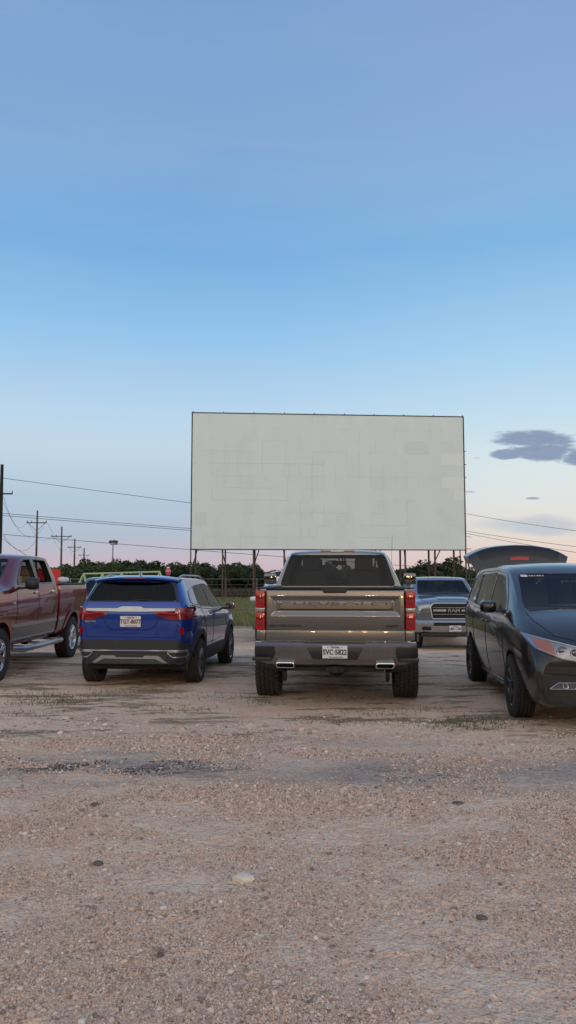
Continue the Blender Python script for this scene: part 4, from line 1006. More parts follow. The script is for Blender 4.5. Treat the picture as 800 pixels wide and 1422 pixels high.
# ------------------------------------------------------------------ movie screen
def ray_x(px, Y): return (px - 400) / F * Y
def build_screen():
    YL, YR = 67.2, 69.0
    Lt = at(267, 575, YL); Rt = at(643, 578.5, YR); Lb = at(267, 764, YL); Rb = at(645, 761.5, YR)
    zt = (Lt.z + Rt.z) / 2; zb = (Lb.z + Rb.z) / 2
    x0 = (Lt.x + Lb.x) / 2; x1 = (Rt.x + Rb.x) / 2
    ang = math.atan2(YR - YL, x1 - x0); W = math.hypot(x1 - x0, YR - YL); H = zt - zb; zg = -.30
    root = thing('movie_screen', 'huge blank white outdoor movie screen of patched panels on tall posts behind the parked vehicles', 'screen', (x0, YL, zg), ang)
    zo = zb - zg
    bm = bmesh.new(); add_box(bm, (W / 2, 0, zo + H / 2), (W, .12, H)); link('screen_panel', bm2me(bm, 'p', 40), M['screen'], root)
    def Q(px, py):   # crop coordinates of the panel face (0..1)
        return ((px - 34) / 735 * W, zo + H * (1 - (py - 31) / 363))
    k = 0
    for (a, b_, c, d, m) in ((706, 133, 768, 166, 'patchlight'), (707, 198, 769, 229, 'patchlight'), (740, 230, 769, 262, 'patchlight'), (608, 99, 672, 135, 'patchgrey'), (42, 297, 74, 329, 'patchgrey')):
        (xa, za), (xb, zb_) = Q(a, b_), Q(c, d); bm = bmesh.new(); add_box(bm, ((xa + xb) / 2, -.066, (za + zb_) / 2), (abs(xb - xa), .012, abs(za - zb_)))
        link('patch_panel', bm2me(bm, 'pp', 0), M[m], root)
    def seams(segs, mat, name, w):
        bm = bmesh.new()
        for (a, b_, c, d) in segs:
            (xa, za), (xb, zb_) = Q(a, b_), Q(c, d)
            add_box(bm, ((xa + xb) / 2, -.0625, (za + zb_) / 2), (max(w, abs(xb - xa)), .006, max(w, abs(za - zb_))))
        link(name, bm2me(bm, 'se', 0), mat, root)
    strong = [(88, 125, 88, 197), (120, 130, 120, 165), (155, 132, 155, 200), (122, 199, 122, 231), (122, 231, 255, 231), (122, 199, 170, 199), (220, 100, 220, 198), (284, 98, 284, 165),
              (88, 165, 385, 165), (88, 264, 290, 264), (88, 232, 88, 264), (352, 165, 352, 262), (320, 165, 320, 197), (384, 150, 384, 197), (352, 197, 384, 197), (448, 132, 448, 166), (352, 132, 450, 132),
              (416, 166, 416, 230), (340, 297, 386, 297), (386, 264, 386, 297), (322, 262, 322, 297), (450, 262, 450, 297), (404, 297, 450, 297), (322, 330, 322, 362), (340, 362, 367, 362), (367, 330, 367, 362), (345, 330, 345, 362),
              (513, 166, 513, 230), (546, 166, 546, 200), (527, 98, 527, 132), (481, 132, 481, 200), (515, 297, 547, 297), (612, 262, 612, 330), (515, 330, 620, 330), (185, 362, 250, 362), (232, 330, 292, 330), (470, 362, 560, 362), (187, 132, 187, 230), (60, 132, 155, 132), (512, 132, 546, 132), (288, 197, 288, 262)]
    seams(strong, M['screenseam'], 'panel_seam', .028)
    r2 = random.Random(3); faint = []
    for i in range(22):
        for j in range(11):
            x = 40 + i * 33; y = 66 + j * 33
            if r2.random() < .42: faint.append((x, y, min(x + 33, 768), y))
            if r2.random() < .42 and y + 33 < 392: faint.append((x, y, x, y + 33))
    bm = bmesh.new()
    t = .11
    add_box(bm, (W / 2, .0, zo + H + .045), (W + .2, .16, .09)); add_box(bm, (-.06, 0, (zo + H) / 2), (.10, .16, zo + H + .08)); add_box(bm, (W + .06, 0, (zo + H) / 2), (.10, .16, zo + H + .08)); add_box(bm, (W / 2, 0, zo - .045), (W, .16, .09))
    for k in range(10): add_box(bm, (W * k / 9, -.02, zo + H + .13), (.07, .07, .12))
    for z_ in (.54, .64, .74): add_box(bm, (W + .16, 0, zo + H * z_), (.2, .06, .06))
    link('screen_frame', bm2me(bm, 'fr', 0), M['darksteel'], root)
    for k in range(1, 9):
        x = W * k / 9; bm = bmesh.new(); add_box(bm, (x, .18, (zo + .3) / 2), (.13, .2, zo + .3), .01); link('front_post', bm2me(bm, 'fp', 0), M['steel'], root)
    for k in range(10):
        x = W * (k + .08) / 9 if k < 9 else W - .1; bm = bmesh.new(); add_box(bm, (x, 3.2, (zo + 3.5) / 2), (.14, .2, zo + 3.5), .01); link('rear_post', bm2me(bm, 'rp', 0), M['steel'], root)
        if k % 2 == 0:
            bm = bmesh.new(); add_tube(bm, [(x + .3, .25, zo), (x - 1.1, 3.1, 0)], .05, 6); link('brace', bm2me(bm, 'br', 0), M['steel'], root)
        else:
            bm = bmesh.new(); add_tube(bm, [(x - .3, .25, zo), (x + .8, 3.1, 0)], .05, 6); link('brace', bm2me(bm, 'br', 0), M['steel'], root)
    for z_ in (zo + 2.5, zo + 6):
        bm = bmesh.new(); add_box(bm, (W / 2, 1.7, z_), (W, .1, .12)); link('rear_beam', bm2me(bm, 'rb', 0), M['steel'], root)
build_screen()

# ------------------------------------------------------------------ utility poles and wires
ptops = {}
def utility_pole(px, Y, ytop, label, rad, arm=None, mat='wood', arm_z=None, brace=True, group=None):
    top = at(px, ytop, Y); zg = zbase(Y); H = top.z - zg
    root = thing('utility_pole', label, 'utility pole', (top.x, Y, zg), 0, group)
    bm = bmesh.new(); add_tube(bm, [(0, 0, -.3), (0.02, 0, H * .5), (0, 0, H)], [rad * 1.25, rad * 1.1, rad * .8], 10); link('pole', bm2me(bm, 'p', 50), M[mat], root)
    if arm:
        z = arm_z - zg; bm = bmesh.new(); add_box(bm, ((arm[0] + arm[1]) / 2, -rad - .04, z), (arm[1] - arm[0], .10, .12), .01); c = link('crossarm', bm2me(bm, 'c', 40), M[mat], root)
        if brace:
            bm = bmesh.new()
            for s in (arm[0], arm[1]): add_tube(bm, [(s * .85, -rad - .03, z), (0, -rad - .02, z - 1.0)], .03, 6)
            link('arm_brace', bm2me(bm, 'b', 0), M['galv'], root)
        for s in (arm[0] * .95, arm[0] * .5, arm[1] * .95) if brace else (arm[1] * .97,):
            bm = bmesh.new(); add_tube(bm, [(s, -rad - .04, z + .05), (s, -rad - .04, z + .14), (s, -rad - .04, z + .2), (s, -rad - .04, z + .26)], [.03, .07, .05, .06], 8); link('insulator', bm2me(bm, 'i', 50), M['galv'], c)
    return top
P0 = utility_pole(3, 65, 645, 'dark thick utility pole at the left edge rising above the maroon pickup', .16, (-.1, 1.05), 'blackwood', at(3, 686, 65).z, False)
pp = [(52, 92, 709, 726, 1.25, 'wooden utility pole with braced crossarm above the maroon cab, tallest of its row'),
      (86, 114, 731, 745, 1.25, 'utility pole behind the bed of the maroon pickup, second in the receding row'),
      (104, 140, 748, 760, 1.2, 'thin utility pole above the dark teal pickup, third in the receding row'),
      (117, 190, 761, 771, 1.3, 'farthest and smallest utility pole of the row, its arm just above the trees')]
tops = []
for (px, Y, yt, ya, aw, lb) in pp:
    sc_ = Y / 92; za = at(px, ya, Y).z
    aw = 14.0 / F * Y
    if px == 104: aw = 9 / F * Y
    if px == 117: aw = 7.5 / F * Y
    tp = utility_pole(px, Y, yt, lb, .11 * (1 + (sc_ - 1) * .5), (-aw, aw), 'wood', za, True, 'utility poles in the receding row'); tops.append((tp, za, aw, Y))
def wire(a, b, sag, label, r=.02, n=28, group=None):
    pts = []
    for i in range(n + 1):
        t = i / n; p = Vector(a).lerp(Vector(b), t); p.z -= sag * 4 * t * (1 - t); pts.append(p)
    c = pts[0].copy(); bm = bmesh.new(); add_tube(bm, [p - c for p in pts], r, 5)
    o = link('power_line', bm2me(bm, 'w', 60), M['wire'], None, c); tag(o, label, 'power line', group); return o
# a pole hidden behind the screen carries the lines on to the right
PH = at(640, 700, 84)
for (ya, yb, lab) in ((664, 746, 'top power line running from the dark pole to behind the screen'), (713, 762, 'upper of two close power lines left of the screen'),
                      (716, 764, 'lower of two close power lines left of the screen'), (742, 792, 'lowest power line from the dark pole, passing under the bottom edge of the screen')):
    a = at(4, ya, 65); b = at(655, yb, 84)
    # pass through the height seen at the left edge of the screen
    wire(a, b, .10 if yb != 746 else 0.12, lab, .022)
utop = at(560, 700, 82); 
for (ya, ye, lab) in ((712, 735, 'topmost power line right of the screen'), (736, 757, 'middle power line right of the screen above the raised tailgate'), (739, 765, 'lowest power line right of the screen just above the raised tailgate')):
    a = at(640, ya, 82); b = at(880, ye + (ye - ya) * 80 / 155, 60); wire(a, b, .15, lab, .02)
# slack service drops between the row of poles
for i, (s) in enumerate((-1, 1)):
    a = at(5, 690 + 8 * i, 65); wire(a, tops[0][0] + Vector((s * tops[0][2] * .95, 0, tops[0][1] - tops[0][0].z + .2)), 1.6 + .8 * i, ('left' if s < 0 else 'right') + ' slack wire from the dark pole to the nearest crossarm', .013)
for i in range(3):
    for s in (-1, 1):
        a, b = tops[i], tops[i + 1]
        wire(a[0] + Vector((s * a[2] * .95, 0, a[1] - a[0].z + .2)), b[0] + Vector((s * b[2] * .95, 0, b[1] - b[0].z + .2)), 1.5, 'thin wire sagging between crossarms of the receding utility poles', .013, 16, 'wires between the receding poles')
a = at(5, 743, 65); wire(a, at(52, 746, 92), 1.5, 'slack cable sagging between the dark pole and the tallest receding pole', .016)
wire(at(4, 748, 65), at(45, 775, 50), .1, 'guy cable slanting down from the dark pole behind the maroon pickup', .018)

# floodlight mast
Y = 88; mt = at(157, 755, Y); zg = zbase(Y)
root = thing('light_mast', 'slim grey floodlight mast standing above the trees left of the screen', 'light mast', (mt.x, Y, zg))
bm = bmesh.new(); add_tube(bm, [(0, 0, -.3), (0, 0, mt.z - zg - .1)], [.10, .06], 10); link('mast', bm2me(bm, 'm', 50), M['galv'], root)
bm = bmesh.new(); add_box(bm, (0.1, 0, mt.z - zg - .1), (.85, .08, .08), .01); link('crossarm', bm2me(bm, 'm', 40), M['darksteel'], root)
for k, (x, z) in enumerate(((-.25, .25), (.12, .28), (.42, .25))):
    bm = bmesh.new(); add_tube(bm, [(x, .12, mt.z - zg + z), (x, .05, mt.z - zg + z), (x, -.18, mt.z - zg + z - .06)], [.07, .16, .21], 14); h = link('flood_lamp', bm2me(bm, 'f', 50), M['galv'], root)
    bm = bmesh.new(); add_tube(bm, [(x, -.17, mt.z - zg + z - .06), (x, -.195, mt.z - zg + z - .066)], .18, 14); link('lamp_glass', bm2me(bm, 'g', 40), M['clearlens'], h)

# playground frame, pale green truss
Y = 44; zg = zbase(Y)
root = thing('playground_climber', 'pale green metal playground frame with slanted braces beyond the dark teal pickup', 'climber', (0, Y, zg))
A0 = at(116, 797, Y); A1 = at(222, 791, Y + .0)
zt = A0.z - zg
bm = bmesh.new(); add_tube(bm, [(A0.x, 0, zt), (A1.x, 0, zt + .12)], .055, 10); link('top_bar', bm2me(bm, 't', 50), M['green'], root)
n = 4
for k in range(n + 1):
    x = A0.x + (A1.x - A0.x) * k / n; z = zt + .12 * k / n
    for (dx, dy) in ((-.42, -.9), (.42, -.9), (-.42, .9), (.42, .9)):
        bm = bmesh.new(); add_tube(bm, [(x, 0, z), (x + dx * 1.9, dy, 0)], .042, 8); link('leg', bm2me(bm, 'l', 50), M['green'], root)
for sx in (-1, 1):
    bm = bmesh.new(); add_tube(bm, [(A0.x - .5, sx * .55, .75), (A1.x + .5, sx * .55, .85)], .03, 8); link('rail', bm2me(bm, 'r', 50), M['green'], root)

# red playground panel seen past the cab of the maroon pickup
Y = 40; c = at(68, 800, Y); zg = zbase(Y)
root = thing('playground_board', 'bright red rounded playground panel seen behind the cab of the maroon pickup', 'playground board', (c.x, Y, zg))
bm = bmesh.new(); pr = rpoly([(-.62, .75), (.60, .75), (.60, 2.30), (.30, 2.36), (-.62, 2.28)], .14, 5)
A = [bm.verts.new((x, -.04, z)) for x, z in pr]; B = [bm.verts.new((x, .04, z)) for x, z in pr]; bm.faces.new(A[::-1]); bm.faces.new(B)
for i in range(len(pr)): bm.faces.new((A[i], A[(i + 1) % len(pr)], B[(i + 1) % len(pr)], B[i]))
bmesh.ops.recalc_face_normals(bm, faces=bm.faces[:]); link('panel', bm2me(bm, 'pn', 40), M['red'], root)
for s in (-.5, .5):
    bm = bmesh.new(); add_tube(bm, [(s, .08, 0), (s, .08, 2.2)], .04, 10); link('post', bm2me(bm, 'po', 50), M['green'], root)
bm = bmesh.new()
add_box(bm, (.0, .55, 1.1), (1.0, 1.0, .05), .01); link('platform', bm2me(bm, 'pf', 40), M['red'], root)

# wire fence beyond the screen
Y = 74; zg = zbase(Y)
root = thing('wire_fence', 'long wire fence with thin posts in front of the tree line', 'fence', (0, Y, zg))
bm = bmesh.new()
for z in (1.75, 1.2, .7, .3): add_tube(bm, [(-48, 0, z), (48, 0, z)], .018 if z < 1.7 else .03, 5)
link('fence_wire', bm2me(bm, 'fw', 0), M['galv'], root)
for k in range(33):
    x = -48 + 3 * k; bm = bmesh.new(); add_tube(bm, [(x, 0, -.2), (x, 0, 1.85)], .045, 6)
    link('fence_post', bm2me(bm, 'fp', 0), M['galv'], root)

# ------------------------------------------------------------------ trees
def add_attr(me, vals):
    a = me.attributes.new('tint', 'FLOAT', 'POINT'); a.data.foreach_set('value', np.asarray(vals, dtype=np.float32))
def leaf_mesh(name, centers, radii, nleaf, size, seed, zmin=0, flat=.8):
    g = np.random.default_rng(seed); V = []; T = []
    centers = np.array(centers); radii = np.array(radii); w = radii ** 2; w /= w.sum()
    idx = g.choice(len(centers), nleaf, p=w)
    d = g.normal(size=(nleaf, 3)); d /= np.linalg.norm(d, axis=1)[:, None]
    rad = radii[idx] * (.55 + .5 * g.random(nleaf) ** .6)
    c = centers[idx] + d * rad[:, None] * np.array([1, 1, flat]); c += g.normal(size=c.shape) * .05
    c = c[c[:, 2] > zmin]; n = len(c)
    a = g.normal(size=(n, 3)); a /= np.linalg.norm(a, axis=1)[:, None]; b = np.cross(a, g.normal(size=(n, 3))); b /= np.linalg.norm(b, axis=1)[:, None]
    s = (size * (.5 + g.random(n)))[:, None]
    P = np.stack([c - a * s, c - b * s * .45, c + a * s, c + b * s * .45], 1).reshape(-1, 3)
    tint = np.repeat(np.clip(g.normal(.42, .22, n), 0, 1), 4)
    me = bpy.data.meshes.new(name); me.vertices.add(4 * n); me.vertices.foreach_set('co', P.astype(np.float32).ravel())
    me.loops.add(4 * n); me.loops.foreach_set('vertex_index', np.arange(4 * n, dtype=np.int32)); me.polygons.add(n)
    me.polygons.foreach_set('loop_start', np.arange(0, 4 * n, 4, dtype=np.int32)); me.polygons.foreach_set('loop_total', np.full(n, 4, dtype=np.int32))
    me.update(calc_edges=True); add_attr(me, tint); return me
def tree_meshes(seed, h=3.6, w=4.4):
    g = random.Random(seed); bm = bmesh.new(); C = []; Rd = []
    base = h * .16
    stems = g.choice((2, 3, 3))
    for s in range(stems):
        a = 2 * PI * s / stems + g.random(); tip = Vector((math.cos(a) * w * .16, math.sin(a) * w * .16, h * .55))
        add_tube(bm, [(math.cos(a) * .06, math.sin(a) * .06, -.2), Vector((tip.x * .45, tip.y * .45, base + .3)), tip], [.11, .085, .05], 7)
        for k in range(5):
            b = a + g.uniform(-1.3, 1.3); e = tip + Vector((math.cos(b) * w * g.uniform(.1, .3), math.sin(b) * w * g.uniform(.1, .3), h * g.uniform(-.1, .36)))
            add_tube(bm, [tip * .8, (tip + e) / 2 + Vector((0, 0, .1)), e], [.045, .03, .012], 5)
            C.append(e); Rd.append(g.uniform(.45, .8) * w / 4.4)
    for k in range(12):
        b = g.uniform(0, 2 * PI); q = g.uniform(.15, .48) * w; C.append((math.cos(b) * q, math.sin(b) * q, h * g.uniform(.2, .70))); Rd.append(g.uniform(.45, .85) * w / 4.4)
    for k in range(5):
        b = g.uniform(0, 2 * PI); q = g.uniform(.0, .25) * w; C.append((math.cos(b) * q, math.sin(b) * q, h * g.uniform(.72, .88))); Rd.append(g.uniform(.3, .55) * w / 4.4)
    return bm2me(bm, 'trunk', 50), leaf_mesh('crown', [tuple(c) for c in C], Rd, 4200, .15, seed, .1)
TM = [tree_meshes(s) for s in (1, 2, 3, 4, 5)]
for t, c in TM: t.materials.append(M['bark']); c.materials.append(M['leafb'] if c is TM[2][1] else M['leaf'])
TG = 'low trees of the tree line behind the field'
def tree(px, ytop, Y, v, label=None, w=1.0, group=TG):
    tp = at(px, ytop, Y); zg = zbase(Y); h = (tp.z - zg) / 3.6
    r = thing('mesquite_tree', label or 'low dark green tree in the unbroken tree line behind the field', 'tree', (tp.x, Y, zg), random.uniform(0, 6.28), group if label is None else None)
    r.scale = (w * (.8 + .3 * h), w * (.8 + .3 * h), h)
    t, c = TM[v % 5]; link('trunk', t, None, r); link('crown', c, None, r)
prof = [(40, 790), (58, 789), (76, 786), (92, 783), (106, 783), (118, 779), (130, 779), (143, 783), (152, 784), (163, 780), (175, 778), (187, 778), (198, 779), (208, 781), (219, 788), (233, 786), (243, 783), (254, 786), (264, 789),
        (273, 783), (284, 782), (294, 785), (304, 785), (315, 785), (328, 783), (338, 785), (352, 790), (366, 791), (380, 790), (396, 790), (420, 786), (445, 784), (470, 790), (500, 782), (525, 786), (548, 791), (562, 790), (575, 790), (634, 791), (650, 790), (664, 790), (684, 786), (704, 786), (730, 786), (760, 788), (790, 786), (820, 785), (15, 790), (-10, 788), (-35, 786)]
for i, (px, yt) in enumerate(prof): tree(px, yt + random.uniform(-3.5, 4.5), 86 + (i % 3) * 4 + random.uniform(-1, 1), i, None, random.uniform(.9, 1.15))
for i in range(34):
    px = -30 + i * 26; yt = np.interp(px, [p[0] for p in sorted(prof)], [p[1] for p in sorted(prof)]) + random.uniform(3, 7); tree(px, float(yt), 80 + random.uniform(-1.5, 1.5), i + 2, None, random.uniform(.9, 1.2))
tree(609, 776, 84, 1, 'tallest rounded tree of the tree line, right of the grey pickup cab', 1.25)
tree(597, 782, 85, 3, 'leafy tree leaning against the left side of the tallest tree under the screen', 1.0)
tree(622, 783, 85, 4, 'leafy tree touching the right side of the tallest tree under the screen', 1.0)

# ------------------------------------------------------------------ ground
def vnoise(x, y, seed, sc):
    x = x / sc; y = y / sc; xi = np.floor(x).astype(np.int64); yi = np.floor(y).astype(np.int64); fx = x - xi; fy = y - yi
    fx = fx * fx * (3 - 2 * fx); fy = fy * fy * (3 - 2 * fy)
    def h(a, b):
        n = (a * 374761393 + b * 668265263 + seed * 1442695041) & 0xffffffff; n = ((n ^ (n >> 13)) * 1274126177) & 0xffffffff; return ((n ^ (n >> 16)) & 0xffff) / 65535.0
    return (h(xi, yi) * (1 - fx) + h(xi + 1, yi) * fx) * (1 - fy) + (h(xi, yi + 1) * (1 - fx) + h(xi + 1, yi + 1) * fx) * fy
def hgt(x, y):
    near = 1 - sstep(16, 24, y)
    z = -.30 * sstep(16.4, 19.6, y)
    rgh = .35 + 1.1 * vnoise(x * .6, y, 6, .8)
    z = z + near * ((vnoise(x, y, 1, 1.7) - .5) * .045 + (vnoise(x, y, 2, .55) - .5) * .020 + (vnoise(x, y, 3, .19) - .5) * .010 + (vnoise(x, y, 4, .07) - .5) * .011 * rgh + (vnoise(x, y, 5, .036) - .5) * .010 * rgh)
    return z
def grid_mesh(name, xs, ys, zf):
    X, Y = np.meshgrid(xs, ys, indexing='ij'); Z = zf(X, Y); nx, ny = len(xs), len(ys)
    me = bpy.data.meshes.new(name); me.vertices.add(nx * ny); me.vertices.foreach_set('co', np.stack([X, Y, Z], -1).astype(np.float32).ravel())
    i = np.arange(nx - 1)[:, None] * ny + np.arange(ny - 1)[None, :]; q = np.stack([i, i + ny, i + ny + 1, i + 1], -1).reshape(-1, 4).astype(np.int32)
    n = len(q); me.loops.add(4 * n); me.loops.foreach_set('vertex_index', q.ravel()); me.polygons.add(n)
    me.polygons.foreach_set('loop_start', np.arange(0, 4 * n, 4, dtype=np.int32)); me.polygons.foreach_set('loop_total', np.full(n, 4, dtype=np.int32)); me.polygons.foreach_set('use_smooth', np.ones(n, dtype=bool))
    me.update(calc_edges=True); return me
def geo(a, b, s, k):
    out = [a]; st = s
    while out[-1] < b: out.append(out[-1] + st); st *= k
    return out
xs = np.arange(-3.2, 3.21, .016); right = geo(3.2, 2500, .03, 1.06)[1:]; xs = np.concatenate([-np.array(right[::-1]), xs, np.array(right)])
ys = np.arange(2.2, 6.5, .016); fwd = geo(ys[-1], 3500, .018, 1.02)[1:]; back = geo(-2.2, 2500, .05, 1.25)[1:]; ys = np.concatenate([-np.array(back[::-1]), [-2.2 + .0001], ys, np.array(fwd)])
gm = grid_mesh('ground', xs, ys, hgt)

bxs = np.arange(-160, 161, 8.0); bys = np.array([-75, -62, -52, -46, -40, -34.0])
def bermz(x, y): return np.clip(1 - np.abs((y + 52) / 16), 0, 1) ** .7 * (5.5 + 3 * vnoise(x, y, 50, 22) + 1.5 * vnoise(x, y, 51, 9)) - .3
bo = link('added_reflection_berm', grid_mesh('added_reflection_berm', bxs, bys, bermz), M['leafb']); bo['kind'] = 'structure'  # unseen bank added behind the camera to give paintwork a dark horizon reflection
class NB:
    """short hand for building node maths"""
    def __init__(s, nt): s.nt = nt
    def n(s, t, **k):
        nd = s.nt.nodes.new(t)
        for a, b in k.items(): setattr(nd, a, b)
        return nd
    def m(s, op, a, b=None, c=None, clamp=False):
        nd = s.n('ShaderNodeMath', operation=op, use_clamp=clamp)
        for i, v in enumerate((a, b, c)):
            if v is None: continue
            if isinstance(v, (int, float)): nd.inputs[i].default_value = v
            else: s.nt.links.new(v, nd.inputs[i])
        return nd.outputs[0]
    def noise(s, vec, scale, detail=5, rough=.55, dist=0):
        nd = s.n('ShaderNodeTexNoise'); nd.inputs['Scale'].default_value = scale; nd.inputs['Detail'].default_value = detail; nd.inputs['Roughness'].default_value = rough; nd.inputs['Distortion'].default_value = dist
        s.nt.links.new(vec, nd.inputs['Vector']); return nd.outputs['Fac']
    def ramp(s, f, *stops, interp='LINEAR'):
        nd = s.n('ShaderNodeValToRGB'); cr = nd.color_ramp; cr.interpolation = interp
        for i, (p, c) in enumerate(stops):
            e = cr.elements[i] if i < 2 else cr.elements.new(p)
            e.position = p; e.color = (*c, 1) if len(c) == 3 else c
        s.nt.links.new(f, nd.inputs[0]); return nd.outputs[0]
    def mix(s, f, a, b, mode='MIX'):
        nd = s.n('ShaderNodeMix', data_type='RGBA', blend_type=mode)
        for k, v in (('Factor', f), ('A', a), ('B', b)):
            i = nd.inputs[0] if k == 'Factor' else nd.inputs[6 if k == 'A' else 7]
            if isinstance(v, (int, float)): i.default_value = v
            elif isinstance(v, tuple): i.default_value = (*v, 1)
            else: s.nt.links.new(v, i)
        return nd.outputs[2]
    def rng(s, v, a, b, c=0, d=1, smooth_=True):
        nd = s.n('ShaderNodeMapRange', interpolation_type='SMOOTHSTEP' if smooth_ else 'LINEAR')
        for i, x in enumerate((v, a, b, c, d)):
            if isinstance(x, (int, float)): nd.inputs[i].default_value = x
            else: s.nt.links.new(x, nd.inputs[i])
        return nd.outputs[0]

m, nt, bs_ = nmat('gravel_ground'); B = NB(nt)
tc = B.n('ShaderNodeTexCoord'); pos = tc.outputs['Object']; sx = B.n('ShaderNodeSeparateXYZ'); nt.links.new(pos, sx.inputs[0]); X, Y_ = sx.outputs[0], sx.outputs[1]
mp = B.n('ShaderNodeMapping'); mp.inputs['Scale'].default_value = (.38, 1, 1); nt.links.new(pos, mp.inputs[0]); st = mp.outputs[0]
n1 = B.noise(st, .45, 8, .62); n2 = B.noise(pos, 3.2, 8, .68); n3 = B.noise(pos, 22, 6, .7); n4 = B.noise(pos, 110, 3, .7)
c = B.ramp(n1, (.30, (.70, .46, .325)), (.72, (.80, .575, .43)))
c = B.mix(.6, c, B.ramp(n2, (.25, (.34, .30, .28)), (.5, (.53, .53, .53)), (.8, (.66, .66, .65))), 'OVERLAY')
c = B.mix(.6, c, B.ramp(n3, (.28, (.34, .33, .32)), (.5, (.53, .53, .53)), (.75, (.74, .73, .72))), 'OVERLAY')
c = B.mix(.6, c, B.ramp(n4, (.3, (.30, .30, .30)), (.5, (.53, .53, .53)), (.7, (.74, .74, .74))), 'OVERLAY')
# worn grey gravel belt with crumbling tar streaks: strong on the left, soft on the right
mp2 = B.n('ShaderNodeMapping'); mp2.inputs['Scale'].default_value = (.30, 1, 1); mp2.inputs['Location'].default_value = (3.1, 7.7, 0); nt.links.new(pos, mp2.inputs[0])
wob = B.m('MULTIPLY_ADD', B.noise(st, .7, 6, .65), 2.0, -1.0)
yy = B.m('ADD', Y_, wob)
belt = B.m('MULTIPLY', B.rng(yy, 5.5, 6.2), B.rng(yy, 8.0, 6.9)); patchy = B.rng(B.noise(st, 1.0, 9, .7), .40, .66)
belt = B.m('MULTIPLY', belt, patchy); belt = B.m('MAXIMUM', belt, B.rng(B.m('ADD', B.m('SUBTRACT', 1, B.m('ADD', B.m('POWER', B.m('ABSOLUTE', B.m('DIVIDE', B.m('SUBTRACT', X, 1.5), 2.6)), 2), B.m('POWER', B.m('ABSOLUTE', B.m('DIVIDE', B.m('SUBTRACT', Y_, 6.5), .75)), 2))), B.m('MULTIPLY_ADD', B.noise(st, 2.2, 8, .7), 2.4, -1.35)), .0, .9))
c = B.mix(B.m('MULTIPLY', belt, .8), c, B.ramp(n3, (.3, (.23, .195, .18)), (.7, (.46, .40, .365))))
def spot(cx, cy, a, b_):
    u = B.m('POWER', B.m('ABSOLUTE', B.m('DIVIDE', B.m('SUBTRACT', X, cx), a)), 2); v = B.m('POWER', B.m('ABSOLUTE', B.m('DIVIDE', B.m('SUBTRACT', Y_, cy), b_)), 2)
    return B.m('SUBTRACT', 1, B.m('ADD', u, v))
tn = B.noise(mp2.outputs[0], 2.2, 12, .8)
sL = B.m('MAXIMUM', spot(-1.75, 6.75, 1.15, .50), B.m('MAXIMUM', spot(-.9, 6.3, 1.0, .38), spot(-2.6, 6.35, .6, .3))); sR = B.m('MAXIMUM', spot(1.2, 6.6, 1.6, .35), spot(2.4, 6.1, 1.2, .4))
sp_ = B.m('MAXIMUM', sL, B.m('SUBTRACT', sR, .45)); tar = B.rng(B.m('ADD', B.m('MULTIPLY', B.m('MAXIMUM', sp_, -1.0), .17), tn), .60, .75)
c = B.mix(B.m('MULTIPLY', tar, .8), c, B.ramp(n3, (.3, (.05, .046, .045)), (.7, (.13, .12, .115))))
# pale caliche smears near the camera, darker damp drifts
pale = B.m('MULTIPLY', B.rng(B.noise(st, 1.5, 9, .7, .3), .58, .72), B.rng(Y_, 6.0, 4.5)); c = B.mix(B.m('MULTIPLY', pale, .5), c, (.78, .60, .48))
dk = B.rng(B.noise(mp2.outputs[0], .9, 8, .7), .50, .72); c = B.mix(B.m('MULTIPLY', dk, .40), c, (.34, .225, .165))
# leaf litter and moss between the vehicles
lit = B.m('MULTIPLY', B.rng(B.noise(mp2.outputs[0], 1.9, 10, .76), .50, .57), B.m('MULTIPLY', B.rng(Y_, 7.2, 8.2), B.rng(Y_, 32, 18))); c = B.mix(B.m('MULTIPLY', lit, .8), c, B.ramp(n3, (.3, (.12, .085, .05)), (.7, (.26, .21, .12))))
# field: dry green beyond the lot
fe = B.m('ADD', Y_, B.m('MULTIPLY_ADD', B.noise(pos, .35, 6, .7), 8, -4)); field = B.rng(fe, 27.5, 30.0)
gr = B.ramp(B.noise(mp.outputs[0], .22, 8, .6), (.3, (.10, .105, .036)), (.5, (.155, .150, .062)), (.72, (.25, .21, .125)))
gr = B.mix(.5, gr, B.ramp(n2, (.3, (.3, .3, .3)), (.7, (.68, .68, .68))), 'OVERLAY'); c = B.mix(field, c, gr)
nt.links.new(c, bs_.inputs['Base Color']); bs_.inputs['Roughness'].default_value = .95; bs_.inputs['Specular IOR Level'].default_value = .15
vo = B.n('ShaderNodeTexVoronoi'); vo.inputs['Scale'].default_value = 55; nt.links.new(pos, vo.inputs['Vector'])
vo2 = B.n('ShaderNodeTexVoronoi'); vo2.inputs['Scale'].default_value = 24; nt.links.new(pos, vo2.inputs['Vector'])
hh = B.m('ADD', B.m('MULTIPLY', vo.outputs['Distance'], -.45), B.m('ADD', B.m('MULTIPLY', vo2.outputs['Distance'], -.5), B.m('ADD', B.m('MULTIPLY', n2, .9), B.m('MULTIPLY', n3, .7))))
bp = B.n('ShaderNodeBump'); bp.inputs['Strength'].default_value = 1.0; bp.inputs['Distance'].default_value = .035; nt.links.new(hh, bp.inputs['Height']); nt.links.new(bp.outputs[0], bs_.inputs['Normal'])
gm.materials.append(m); g_o = link('ground', gm); g_o['kind'] = 'structure'

